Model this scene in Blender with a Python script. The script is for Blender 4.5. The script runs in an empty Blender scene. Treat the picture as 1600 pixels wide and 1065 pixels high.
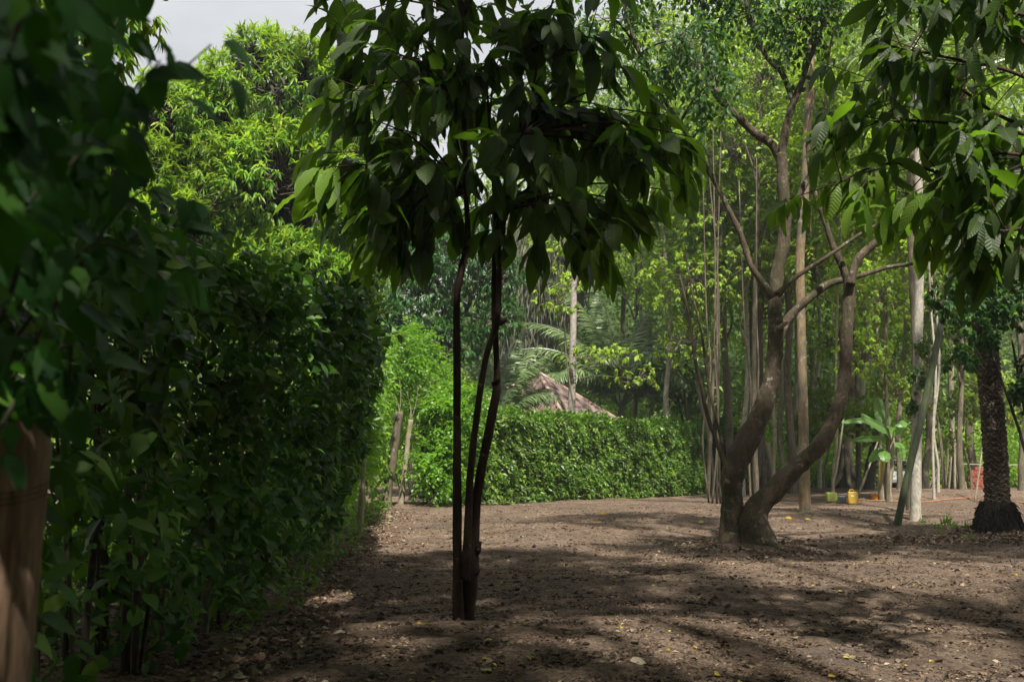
import bpy, math, random
import numpy as np
from mathutils import Vector, Matrix, noise as mnoise

# ------------------------------------------------------------------ camera, sky, sun, exposure
scene = bpy.context.scene
R = math.radians
EYE = 1.5
PITCH = math.atan(183 / 1500)
cam_d = bpy.data.cameras.new("camera")
cam = bpy.data.objects.new("camera", cam_d)
scene.collection.objects.link(cam)
cam.location = (0, 0, EYE)
cam.rotation_euler = (R(90) + PITCH, 0, 0)
cam_d.sensor_width = 36
cam_d.lens = 36 * 1500 / 1600
cam_d.clip_end = 2000
cam_d.clip_start = 0.02
cam_d.dof.use_dof = True
cam_d.dof.focus_distance = 14
cam_d.dof.aperture_fstop = 3.6
scene.camera = cam

SUN_AZ = Vector((0.10, -0.60))          # horizontal direction towards the sun
SUN_EL = R(56)
sd = Vector((SUN_AZ.x, SUN_AZ.y, 0)).normalized() * math.cos(SUN_EL) + Vector((0, 0, math.sin(SUN_EL)))
sun_d = bpy.data.lights.new("sun", 'SUN')
sun_d.energy = 5.0
sun_d.angle = R(1.8)
sun_d.color = (1.0, 0.95, 0.86)
sun = bpy.data.objects.new("sun", sun_d)
sun.rotation_euler = sd.to_track_quat('Z', 'Y').to_euler()
scene.collection.objects.link(sun)

world = bpy.data.worlds.new("World")
scene.world = world
world.use_nodes = True
nt = world.node_tree
nt.nodes.clear()
wo = nt.nodes.new("ShaderNodeOutputWorld")
bg = nt.nodes.new("ShaderNodeBackground")
sky = nt.nodes.new("ShaderNodeTexSky")
sky.sky_type = 'NISHITA'
sky.sun_disc = False
sky.sun_elevation = SUN_EL
sky.sun_rotation = math.atan2(SUN_AZ.x, SUN_AZ.y)
sky.air_density = 1.3
sky.dust_density = 2.5
tc = nt.nodes.new("ShaderNodeTexCoord")
mp = nt.nodes.new("ShaderNodeMapping")
mp.inputs['Scale'].default_value = (1.0, 1.0, 2.6)
nz = nt.nodes.new("ShaderNodeTexNoise")
nz.inputs['Scale'].default_value = 2.2
nz.inputs['Detail'].default_value = 7
nz.inputs['Roughness'].default_value = 0.55
cr = nt.nodes.new("ShaderNodeValToRGB")
cr.color_ramp.elements[0].position = 0.30
cr.color_ramp.elements[0].color = (3.1, 3.15, 3.25, 1)
cr.color_ramp.elements[1].position = 0.68
cr.color_ramp.elements[1].color = (4.7, 4.7, 4.75, 1)
cm = nt.nodes.new("ShaderNodeMix")
cm.data_type = 'RGBA'
cm.inputs[0].default_value = 0.92
nt.links.new(tc.outputs['Generated'], mp.inputs[0])
nt.links.new(mp.outputs[0], nz.inputs['Vector'])
nt.links.new(nz.outputs['Fac'], cr.inputs[0])
nt.links.new(sky.outputs[0], cm.inputs[6])
nt.links.new(cr.outputs[0], cm.inputs[7])
nt.links.new(cm.outputs[2], bg.inputs[0])
bg.inputs[1].default_value = 0.09
nt.links.new(bg.outputs[0], wo.inputs[0])

vs = scene.view_settings
vs.view_transform = 'Standard'
vs.look = 'None'
vs.gamma = 1
vs.exposure = 1.08
scene.cycles.max_bounces = 8
scene.cycles.diffuse_bounces = 4
scene.cycles.glossy_bounces = 3
scene.cycles.transmission_bounces = 5
scene.cycles.transparent_max_bounces = 8
scene.cycles.caustics_reflective = False
scene.cycles.caustics_refractive = False

rng = np.random.default_rng(7)
random.seed(7)
COL = scene.collection

# ------------------------------------------------------------------ terrain height and pixel helpers
_wr = np.random.default_rng(3)
_waves = [(_wr.uniform(0, 2 * np.pi), f, a, _wr.uniform(0, 6.28)) for f, a in
          [(0.35, .05), (0.5, .035), (0.9, .020), (1.3, .013), (2.1, .007), (3.3, .004), (5.2, .0028), (7.5, .0024), (11, .002), (15, .0018)] for _ in range(2)]
_bumps = [(4.1, 17.3, 1.3, 1.1, .16), (10.2, 20.3, 1.2, 1.0, .20), (-3.2, 30, 3.0, 3.0, .30), (-4.2, 20, 1.6, 8.0, .22),
          (12.6, 34.5, 1.2, 1.4, .34), (16.5, 27.5, 4.5, 1.6, .22), (-0.6, 8.8, .7, .6, .05), (18, 38, 6, 3, .28),
          (2.5, 24.5, 3.5, 1.2, .07), (-4.0, 11.0, 1.4, 7.0, .12), (7.5, 14.2, 3.0, .5, .06), (5.5, 11.0, 2.0, .5, .05)]
def gz(x, y):
    x = np.asarray(x, float); y = np.asarray(y, float)
    z = np.zeros(np.broadcast(x, y).shape)
    for a, f, amp, ph in _waves:
        z = z + amp * np.sin(f * (x * math.cos(a) + y * math.sin(a)) + ph)
    for cx, cy, rx, ry, h in _bumps:
        z = z + h * np.exp(-((x - cx) / rx) ** 2 - ((y - cy) / ry) ** 2)
    return z - 0.05
def g1(x, y): return float(gz(x, y))
_c, _s = math.cos(PITCH), math.sin(PITCH)
def P(px, py, Y):
    u = (px - 800) / 1500; v = (532.5 - py) / 1500
    d = Vector((u, _c - v * _s, _s + v * _c))
    return Vector((0, 0, EYE)) + d * (Y / d.y)
def G(px, py):
    lo, hi = 2.0, 140.0
    for k in range(4000):
        Y = 2.0 + k * .05
        p = P(px, py, Y)
        if p.z <= g1(p.x, p.y): return Vector((p.x, p.y, g1(p.x, p.y)))
    return P(px, py, 60)
def PG(px, Y):
    "ground point under a pixel column at depth Y"
    x = (px - 800) / 1500 * Y * _c
    return Vector((x, Y, g1(x, Y)))

# ------------------------------------------------------------------ object helpers
def tag(o, label=None, cat=None, group=None, kind=None):
    if label: o['label'] = label
    if cat: o['category'] = cat
    if group: o['group'] = group
    if kind: o['kind'] = kind
    return o
def thing(name, label, cat, loc, group=None, rz=0):
    o = bpy.data.objects.new(name, None)
    o.empty_display_size = .2
    COL.objects.link(o); o.location = loc; o.rotation_euler.z = rz
    return tag(o, label, cat, group)

class MB:
    "collects polygons (any size) with a per-vertex 'leaf' vector (across, along, random)"
    def __init__(s): s.v = []; s.a = []; s.li = []; s.lt = []; s.n = 0
    def raw(s, v, idx, tot, a=None):
        v = np.asarray(v, np.float32).reshape(-1, 3)
        if a is None: a = np.zeros((len(v), 3), np.float32)
        s.v.append(v); s.a.append(np.asarray(a, np.float32).reshape(-1, 3))
        s.li.append(np.asarray(idx, np.int64).ravel() + s.n); s.lt.append(np.asarray(tot, np.int32).ravel())
        s.n += len(v)
    def polys(s, v, faces, a=None):
        s.raw(v, [i for f in faces for i in f], [len(f) for f in faces], a)
    def leaves(s, T, Pp, D, N, S, bend=0.25, wj=0.2, rnd=None):
        Pp = np.asarray(Pp, float); n = len(Pp)
        if n == 0: return
        D = D / (np.linalg.norm(D, axis=1, keepdims=True) + 1e-9)
        X = np.cross(D, N); X /= (np.linalg.norm(X, axis=1, keepdims=True) + 1e-9)
        Z = np.cross(X, D)
        S = np.broadcast_to(np.asarray(S, float), (n,))
        t = T['v']; m = len(t)
        b = bend * (0.4 + 1.2 * rng.random(n))
        w = 1 + wj * rng.normal(size=n)
        tx = t[None, :, 0] * w[:, None]; ty = np.broadcast_to(t[None, :, 1], (n, m))
        tz = t[None, :, 2] - b[:, None] * ty ** 2
        V = Pp[:, None, :] + S[:, None, None] * (tx[..., None] * X[:, None, :] + ty[..., None] * D[:, None, :] + tz[..., None] * Z[:, None, :])
        if rnd is None: rnd = rng.random(n)
        A = np.empty((n, m, 3), np.float32)
        A[:, :, 0] = T['uv'][:, 0]; A[:, :, 1] = T['uv'][:, 1]; A[:, :, 2] = rnd[:, None]
        idx = (np.arange(n)[:, None] * m + T['li'][None, :])
        s.raw(V.reshape(-1, 3), idx, np.tile(T['lt'], n), A)
    def tube(s, pts, rad, n=8, sub=4, rough=0.0, rs=3.0, cap=True):
        pts = [Vector(p) for p in pts]
        if len(pts) == 2: pts = [pts[0], pts[0].lerp(pts[1], .5), pts[1]]; rad = [rad[0], (rad[0] + rad[-1]) / 2, rad[-1]]
        Q, Rr = [], []
        k = len(pts)
        for i in range(k - 1):
            p0 = pts[max(i - 1, 0)]; p1 = pts[i]; p2 = pts[i + 1]; p3 = pts[min(i + 2, k - 1)]
            for j in range(sub):
                t = j / sub
                Q.append(0.5 * ((2 * p1) + (p2 - p0) * t + (2 * p0 - 5 * p1 + 4 * p2 - p3) * t * t + (3 * p1 - p0 - 3 * p2 + p3) * t ** 3))
                Rr.append(rad[i] * (1 - t) + rad[i + 1] * t)
        Q.append(pts[-1]); Rr.append(rad[-1])
        V = []; up = None
        L = 0
        A = []
        for i, q in enumerate(Q):
            tg = (Q[min(i + 1, len(Q) - 1)] - Q[max(i - 1, 0)])
            if tg.length < 1e-6: tg = Vector((0, 0, 1))
            tg.normalize()
            if i: L += (q - Q[i - 1]).length
            if up is None:
                up = tg.orthogonal().normalized()
            up = (up - tg * up.dot(tg)).normalized()
            sd_ = tg.cross(up)
            for j in range(n):
                a = 2 * math.pi * j / n
                d = up * math.cos(a) + sd_ * math.sin(a)
                r = Rr[i]
                if rough:
                    w = q + d * r
                    r *= 1 + rough * (mnoise.noise(Vector((w.x * rs, w.y * rs, w.z * rs * .6))) + .5 * mnoise.noise(w * rs * 2.7))
                V.append(q + d * r); A.append((j / n, L, Rr[i]))
        F = []
        for i in range(len(Q) - 1):
            for j in range(n):
                F.append((i * n + j, i * n + (j + 1) % n, (i + 1) * n + (j + 1) % n, (i + 1) * n + j))
        if cap:
            b = len(V); V.append(Q[0]); V.append(Q[-1]); A += [(0, 0, 0), (0, L, 0)]
            for j in range(n):
                F.append((b, (j + 1) % n, j)); F.append((b + 1, (len(Q) - 1) * n + j, (len(Q) - 1) * n + (j + 1) % n))
        s.polys([tuple(v) for v in V], F, A)
    def box(s, c, size, rz=0, M=None):
        hx, hy, hz = size[0] / 2, size[1] / 2, size[2] / 2
        vs_ = [Vector((x, y, z)) for x in (-hx, hx) for y in (-hy, hy) for z in (-hz, hz)]
        rot = M or Matrix.Rotation(rz, 3, 'Z')
        vs_ = [tuple(rot @ v + Vector(c)) for v in vs_]
        s.polys(vs_, [(0, 1, 3, 2), (4, 6, 7, 5), (0, 4, 5, 1), (2, 3, 7, 6), (0, 2, 6, 4), (1, 5, 7, 3)])
    def lathe(s, c, prof, n=16, sx=1, sy=1):
        V = []; F = []
        for r, z in prof:
            for j in range(n):
                a = 2 * math.pi * j / n
                V.append((c[0] + r * sx * math.cos(a), c[1] + r * sy * math.sin(a), c[2] + z))
        for i in range(len(prof) - 1):
            for j in range(n):
                F.append((i * n + j, i * n + (j + 1) % n, (i + 1) * n + (j + 1) % n, (i + 1) * n + j))
        s.polys(V, F)
    def build(s, name, mat, parent=None, smooth=False, origin=None):
        me = bpy.data.meshes.new(name)
        v = np.concatenate(s.v); a = np.concatenate(s.a)
        o = Vector(origin) if origin is not None else (parent.location if parent is not None else Vector((0, 0, 0)))
        if parent is not None and parent.parent is not None and origin is None: o = parent.location + parent.parent.location
        v = v - np.array(o, np.float32)
        li = np.concatenate(s.li); lt = np.concatenate(s.lt)
        me.vertices.add(len(v)); me.vertices.foreach_set("co", v.ravel())
        me.loops.add(len(li)); me.loops.foreach_set("vertex_index", li.astype(np.int32))
        me.polygons.add(len(lt))
        ls = np.concatenate([[0], np.cumsum(lt)[:-1]]).astype(np.int32)
        me.polygons.foreach_set("loop_start", ls)
        if smooth: me.polygons.foreach_set("use_smooth", np.ones(len(lt), bool))
        at = me.attributes.new("leaf", 'FLOAT_VECTOR', 'POINT'); at.data.foreach_set("vector", a.ravel())
        me.update(calc_edges=True)
        if not smooth: me.shade_flat()
        me.materials.append(mat)
        ob = bpy.data.objects.new(name, me); COL.objects.link(ob)
        if parent is not None: ob.parent = parent
        else: ob.location = o
        return ob

def copy_tree(o, parent=None):
    c = o.copy(); COL.objects.link(c)
    if parent is not None: c.parent = parent
    for ch in o.children: copy_tree(ch, c)
    return c

# ------------------------------------------------------------------ leaf templates (unit length along y)
def leaf_t(rows, W, peak=0.45, fold=0.25, wave=0.0, tipp=1.4, serr=0.0):
    V = [(0, 0, 0)]; UV = [(0, 0)]; F = []
    prev = None
    for i in range(1, rows + 1):
        y = i / (rows + 1)
        q = y ** (math.log(0.5) / math.log(peak))
        w = W * math.sin(math.pi * q) ** (0.8 if q < .5 else tipp * .8)
        w *= (1 + serr * (1 if i % 2 else -1))
        zz = wave * math.sin(i * 2.4)
        b = len(V)
        V += [(-w, y, fold * w + zz), (0, y, 0), (w, y, fold * w - zz)]
        UV += [(-w / W, y), (0, y), (w / W, y)]
        if prev is None: F += [(0, b + 1, b), (0, b + 2, b + 1)]
        else: F += [(prev, prev + 1, b + 1, b), (prev + 1, prev + 2, b + 2, b + 1)]
        prev = b
    b = len(V); V.append((0, 1, 0)); UV.append((0, 1))
    F += [(prev, prev + 1, b), (prev + 1, prev + 2, b)]
    return dict(v=np.array(V, float), uv=np.array(UV, float), li=np.array([i for f in F for i in f]), lt=np.array([len(f) for f in F]))
def diamond(W, fold=.3, y=.42):
    V = [(0, 0, 0), (-W, y, fold * W), (0, 1, 0), (W, y, fold * W)]
    return dict(v=np.array(V, float), uv=np.array([(0, 0), (-1, .4), (0, 1), (1, .4)], float), li=np.array([0, 2, 1, 0, 3, 2]), lt=np.array([3, 3]))
T_CACAO = leaf_t(10, .19, .56, .22, .018, 1.0)
T_MANGO = leaf_t(3, .105, .45, .3)
T_MANGO_N = leaf_t(5, .12, .45, .25, .01)
T_OV = leaf_t(5, .26, .40, .22, .012, 1.3)
T_OV2 = leaf_t(3, .27, .40, .25)
T_NEAR = leaf_t(11, .235, .36, .16, .016, 1.25, .03)
T_DIA = diamond(.24)
T_DIAN = diamond(.12)
T_STR = diamond(.03)

# ------------------------------------------------------------------ materials
def newmat(name):
    m = bpy.data.materials.new(name); m.use_nodes = True
    t = m.node_tree; t.nodes.clear()
    return m, t, t.nodes.new("ShaderNodeOutputMaterial")
def N(t, typ, **k):
    n = t.nodes.new(typ)
    for a, b in k.items(): setattr(n, a, b)
    return n
def ramp(t, stops, fac):
    r = N(t, "ShaderNodeValToRGB")
    e = r.color_ramp.elements
    while len(e) < len(stops): e.new(.5)
    for i, (p, c) in enumerate(stops): e[i].position = p; e[i].color = (*c, 1)
    t.links.new(fac, r.inputs[0]); return r.outputs[0]
def mixc(t, f, a, b, mode='MIX'):
    m = N(t, "ShaderNodeMix"); m.data_type = 'RGBA'; m.blend_type = mode
    for i, x in ((0, f), (6, a), (7, b)):
        if hasattr(x, 'is_linked') or isinstance(x, bpy.types.NodeSocket): t.links.new(x, m.inputs[i])
        elif i == 0: m.inputs[0].default_value = x
        else: m.inputs[i].default_value = (*x, 1)
    return m.outputs[2]
def math_(t, op, a, b=0.0):
    m = N(t, "ShaderNodeMath", operation=op)
    for i, x in enumerate((a, b)):
        if isinstance(x, bpy.types.NodeSocket): t.links.new(x, m.inputs[i])
        else: m.inputs[i].default_value = x
    return m.outputs[0]
def noise(t, scale, detail=4, rough=.55, vec=None, dist=0.0):
    n = N(t, "ShaderNodeTexNoise"); n.inputs['Scale'].default_value = scale; n.inputs['Detail'].default_value = detail
    n.inputs['Roughness'].default_value = rough; n.inputs['Distortion'].default_value = dist
    if vec is not None: t.links.new(vec, n.inputs['Vector'])
    return n.outputs['Fac']

def leaf_mat(name, stops, trans=.35, tcol=(.30, .45, .04), rough=.42, spec=.5, veins=0.0, patch=.35, pscale=.5):
    m, t, out = newmat(name)
    at = N(t, "ShaderNodeAttribute", attribute_name="leaf"); sp = N(t, "ShaderNodeSeparateXYZ")
    t.links.new(at.outputs['Vector'], sp.inputs[0])
    base = ramp(t, stops, sp.outputs[2])
    tcn = N(t, "ShaderNodeTexCoord")
    nf = noise(t, pscale, 3, .5, tcn.outputs['Object'])
    mr = N(t, "ShaderNodeMapRange"); t.links.new(nf, mr.inputs[0])
    mr.inputs[1].default_value = .35; mr.inputs[2].default_value = .65; mr.inputs[3].default_value = 1 - patch; mr.inputs[4].default_value = 1 + patch
    hs = N(t, "ShaderNodeHueSaturation"); t.links.new(base, hs.inputs['Color']); t.links.new(mr.outputs[0], hs.inputs['Value'])
    col = hs.outputs[0]
    pb = N(t, "ShaderNodeBsdfPrincipled"); tr = N(t, "ShaderNodeBsdfTranslucent"); mx = N(t, "ShaderNodeMixShader")
    if veins:
        au = math_(t, 'ABSOLUTE', sp.outputs[0])
        vv = math_(t, 'SINE', math_(t, 'MULTIPLY', math_(t, 'SUBTRACT', sp.outputs[1], math_(t, 'MULTIPLY', au, .16)), 78.0))
        vein = math_(t, 'POWER', math_(t, 'MAXIMUM', vv, 0.0), 6.0)
        mid = math_(t, 'LESS_THAN', au, .06)
        vm = math_(t, 'MAXIMUM', vein, mid)
        col = mixc(t, math_(t, 'MULTIPLY', vm, .35 * veins), col, (.10, .15, .04))
        spots = math_(t, 'GREATER_THAN', noise(t, 9, 3, .6, tcn.outputs['Object']), .70)
        col = mixc(t, math_(t, 'MULTIPLY', spots, .6), col, (.09, .055, .02))
        bp = N(t, "ShaderNodeBump"); bp.inputs['Strength'].default_value = .28; bp.inputs['Distance'].default_value = .004
        t.links.new(math_(t, 'MULTIPLY', vv, -1.0), bp.inputs['Height']); t.links.new(bp.outputs[0], pb.inputs['Normal'])
    t.links.new(col, pb.inputs['Base Color'])
    pb.inputs['Roughness'].default_value = rough
    pb.inputs['Specular IOR Level'].default_value = spec
    tc_ = mixc(t, .65, col, tcol)
    tv = N(t, "ShaderNodeHueSaturation"); t.links.new(tc_, tv.inputs['Color']); t.links.new(mr.outputs[0], tv.inputs['Value'])
    t.links.new(tv.outputs[0], tr.inputs[0])
    mx.inputs[0].default_value = trans
    t.links.new(pb.outputs[0], mx.inputs[1]); t.links.new(tr.outputs[0], mx.inputs[2]); t.links.new(mx.outputs[0], out.inputs[0])
    return m
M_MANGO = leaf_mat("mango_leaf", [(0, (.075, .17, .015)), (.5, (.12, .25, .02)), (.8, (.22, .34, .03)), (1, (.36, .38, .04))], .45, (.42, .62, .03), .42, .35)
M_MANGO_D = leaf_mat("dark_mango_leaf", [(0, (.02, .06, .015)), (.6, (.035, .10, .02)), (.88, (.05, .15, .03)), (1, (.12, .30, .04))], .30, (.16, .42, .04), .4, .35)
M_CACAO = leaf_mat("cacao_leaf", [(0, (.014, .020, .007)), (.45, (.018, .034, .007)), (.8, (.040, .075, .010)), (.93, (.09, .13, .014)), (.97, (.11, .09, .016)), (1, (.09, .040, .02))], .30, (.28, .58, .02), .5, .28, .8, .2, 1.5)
M_CACAO_LIT = leaf_mat("cacao_leaf_lit", [(0, (.035, .07, .010)), (.5, (.09, .16, .014)), (.9, (.16, .25, .02)), (1, (.20, .20, .03))], .42, (.36, .66, .03), .45, .3, .8, .2, 1.5)  # lit copy of the cacao leaf: sunlit, backlit glow put into the colour
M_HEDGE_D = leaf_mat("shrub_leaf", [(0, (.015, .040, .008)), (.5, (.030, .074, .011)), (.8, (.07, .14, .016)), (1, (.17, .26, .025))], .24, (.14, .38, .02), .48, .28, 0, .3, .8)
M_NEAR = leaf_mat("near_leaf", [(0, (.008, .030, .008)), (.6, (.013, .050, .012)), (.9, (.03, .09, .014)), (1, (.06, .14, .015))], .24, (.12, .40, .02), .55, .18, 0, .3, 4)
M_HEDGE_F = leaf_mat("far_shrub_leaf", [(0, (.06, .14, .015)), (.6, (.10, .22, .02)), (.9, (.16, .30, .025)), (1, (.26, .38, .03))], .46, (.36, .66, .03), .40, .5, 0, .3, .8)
M_HEDGE_T = leaf_mat("clipped_hedge_leaf", [(0, (.032, .066, .012)), (.35, (.07, .14, .018)), (.8, (.145, .245, .028)), (1, (.30, .38, .05))], .34, (.22, .50, .04), .42, .4, 0, .3, .7)
M_FOREST = leaf_mat("forest_leaf", [(0, (.085, .145, .016)), (.5, (.16, .265, .022)), (.85, (.25, .35, .028)), (1, (.34, .40, .03))], .52, (.34, .56, .04), .45, .4, 0, .45, .25)
M_FOREST_Y = leaf_mat("yellow_green_leaf", [(0, (.11, .19, .02)), (.5, (.20, .31, .025)), (.93, (.31, .40, .03)), (.98, (.38, .34, .03)), (1, (.45, .22, .03))], .46, (.40, .60, .04), .45, .4, 0, .35, .4)
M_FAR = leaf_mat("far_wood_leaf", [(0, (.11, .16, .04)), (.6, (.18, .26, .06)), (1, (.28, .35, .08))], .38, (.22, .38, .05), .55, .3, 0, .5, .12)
M_GREY = leaf_mat("grey_leaf", [(0, (.10, .11, .07)), (1, (.20, .21, .13))], .3, (.3, .32, .18), .6, .3)
M_SMALL = leaf_mat("small_dark_leaf", [(0, (.012, .038, .008)), (.7, (.022, .065, .011)), (.95, (.07, .15, .02)), (1, (.20, .20, .03))], .28, (.20, .42, .03), .5, .25)
M_PALM = leaf_mat("palm_leaflet", [(0, (.08, .13, .05)), (.6, (.13, .19, .075)), (1, (.22, .26, .12))], .28, (.26, .40, .06), .35, .6)
M_BANANA = leaf_mat("banana_leaf", [(0, (.12, .26, .06)), (1, (.17, .32, .075))], .5, (.42, .72, .14), .4, .5, 0, .15)
M_LITTER = leaf_mat("dry_litter", [(0, (.022, .014, .010)), (.35, (.055, .036, .025)), (.65, (.11, .075, .05)), (.9, (.20, .145, .095)), (.992, (.30, .24, .17)), (1, (.42, .36, .06))], .08, (.2, .12, .05), .75, .25, 0, .4, .6)
M_YELLOW = leaf_mat("fallen_yellow_leaf", [(0, (.40, .26, .03)), (.5, (.42, .33, .05)), (1, (.30, .32, .05))], .25, (.5, .4, .05), .5, .4)
M_GRASSY = leaf_mat("grass_blade", [(0, (.05, .12, .02)), (1, (.12, .2, .03))], .35, (.3, .5, .05), .5, .4)

def bark(name, c0, c1, c2=None, lich=0.0, moss=0.0, sc=6.0, rough=.9, stretch=.25, bump=.6, bd=.02):
    m, t, out = newmat(name)
    tcn = N(t, "ShaderNodeTexCoord"); mpn = N(t, "ShaderNodeMapping"); mpn.inputs['Scale'].default_value = (1, 1, stretch)
    t.links.new(tcn.outputs['Object'], mpn.inputs[0])
    f = noise(t, sc, 8, .65, mpn.outputs[0], .4)
    f2 = noise(t, sc * .22, 4, .5, tcn.outputs['Object'])
    col = ramp(t, [(.30, c0), (.68, c1)], f)
    if c2: col = mixc(t, ramp(t, [(.45, (0, 0, 0)), (.60, (1, 1, 1))], f2), col, c2)
    col = mixc(t, 1.0, col, ramp(t, [(.32, (.55, .55, .55)), (.66, (1.3, 1.3, 1.3))], noise(t, sc * 4.5, 6, .7, mpn.outputs[0])), 'MULTIPLY')
    if lich:
        l = noise(t, sc * .6, 10, .82, tcn.outputs['Object'])
        lm = ramp(t, [(.63 - lich * .2, (0, 0, 0)), (.68 - lich * .2, (1, 1, 1))], l)
        col = mixc(t, math_(t, 'MULTIPLY', lm, .6), col, (.33, .33, .26))
    if moss:
        g = noise(t, sc * .5, 5, .6, tcn.outputs['Object'])
        gm = ramp(t, [(.60 - moss * .15, (0, 0, 0)), (.72 - moss * .15, (1, 1, 1))], g)
        col = mixc(t, math_(t, 'MULTIPLY', gm, .6), col, (.036, .045, .015))
    pb = N(t, "ShaderNodeBsdfPrincipled"); t.links.new(col, pb.inputs['Base Color']); pb.inputs['Roughness'].default_value = rough
    pb.inputs['Specular IOR Level'].default_value = .25
    bp = N(t, "ShaderNodeBump"); bp.inputs['Strength'].default_value = bump; bp.inputs['Distance'].default_value = bd
    t.links.new(f, bp.inputs['Height']); t.links.new(bp.outputs[0], pb.inputs['Normal']); t.links.new(pb.outputs[0], out.inputs[0])
    return m
B_CACAO = bark("cacao_bark", (.022, .013, .010), (.06, .035, .025), None, .12, .05, 14)
B_CURVE = bark("mottled_bark", (.028, .020, .013), (.125, .092, .060), (.070, .052, .035), .35, .8, 9, .92, .35, 1.0, .05)
B_PALE = bark("pale_bark", (.22, .20, .16), (.42, .39, .33), (.30, .26, .20), .3, .15, 5, .85, .5)
B_BROWN = bark("brown_bark", (.060, .050, .032), (.165, .138, .092), None, .25, .25, 6)
B_OCHRE = bark("ochre_bark", (.13, .09, .05), (.26, .19, .11), (.10, .085, .055), .35, .35, 5)
B_LIGHT = bark("light_brown_bark", (.15, .125, .08), (.31, .27, .19), None, .25, .2, 6)
B_DARK = bark("dark_bark", (.025, .020, .015), (.075, .06, .045), None, .15, .3, 7)
B_BAMBOO = bark("old_green_pole", (.028, .042, .018), (.065, .085, .035), (.05, .06, .035), .03, .3, 5, .6)
B_POST = bark("weathered_post_wood", (.15, .095, .06), (.30, .20, .13), (.22, .15, .10), .1, 0, 16, .8, .10, .8, .01)
B_PALM = bark("palm_trunk_bark", (.035, .028, .022), (.23, .18, .13), (.11, .085, .06), .35, .1, 9, .95, 1.6, 1, .04)
B_ROOT = bark("palm_root_mass", (.012, .009, .007), (.05, .038, .028), None, 0, 0, 20, 1, 1, 1, .03)
B_GREY = bark("grey_twig", (.16, .14, .11), (.30, .27, .22), None, 0, 0, 5)

def palm_bark():
    m, t, out = newmat("plated_palm_bark")
    at = N(t, "ShaderNodeAttribute", attribute_name="leaf"); sp = N(t, "ShaderNodeSeparateXYZ"); t.links.new(at.outputs['Vector'], sp.inputs[0])
    tcn = N(t, "ShaderNodeTexCoord"); f = noise(t, 14, 7, .7, tcn.outputs['Object'])
    c = ramp(t, [(.0, (.030, .022, .016)), (.45, (.085, .065, .045)), (.8, (.27, .215, .155)), (1, (.36, .30, .225))], math_(t, 'ADD', math_(t, 'MULTIPLY', sp.outputs[2], .75), math_(t, 'MULTIPLY', math_(t, 'SUBTRACT', f, .5), 1.1)))
    pb = N(t, "ShaderNodeBsdfPrincipled"); t.links.new(c, pb.inputs['Base Color']); pb.inputs['Roughness'].default_value = .95; pb.inputs['Specular IOR Level'].default_value = .15
    bp = N(t, "ShaderNodeBump"); bp.inputs['Strength'].default_value = 1; bp.inputs['Distance'].default_value = .03; t.links.new(f, bp.inputs['Height']); t.links.new(bp.outputs[0], pb.inputs['Normal'])
    t.links.new(pb.outputs[0], out.inputs[0]); return m
def plain(name, col, rough=.5, metal=0, var=.25, sc=8, dirt=(.2, .15, .1), damt=.25, spec=.4):
    m, t, out = newmat(name)
    tcn = N(t, "ShaderNodeTexCoord")
    f = noise(t, sc, 6, .6, tcn.outputs['Object'])
    a = tuple(c * (1 - var) for c in col); b = tuple(min(1, c * (1 + var)) for c in col)
    c = ramp(t, [(.3, a), (.7, b)], f)
    d = ramp(t, [(.52, (0, 0, 0)), (.68, (1, 1, 1))], noise(t, sc * .6, 6, .7, tcn.outputs['Object'], 1.0))
    c = mixc(t, math_(t, 'MULTIPLY', d, damt), c, dirt)
    pb = N(t, "ShaderNodeBsdfPrincipled"); t.links.new(c, pb.inputs['Base Color'])
    pb.inputs['Roughness'].default_value = rough; pb.inputs['Metallic'].default_value = metal; pb.inputs['Specular IOR Level'].default_value = spec
    t.links.new(pb.outputs[0], out.inputs[0]); return m

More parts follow.
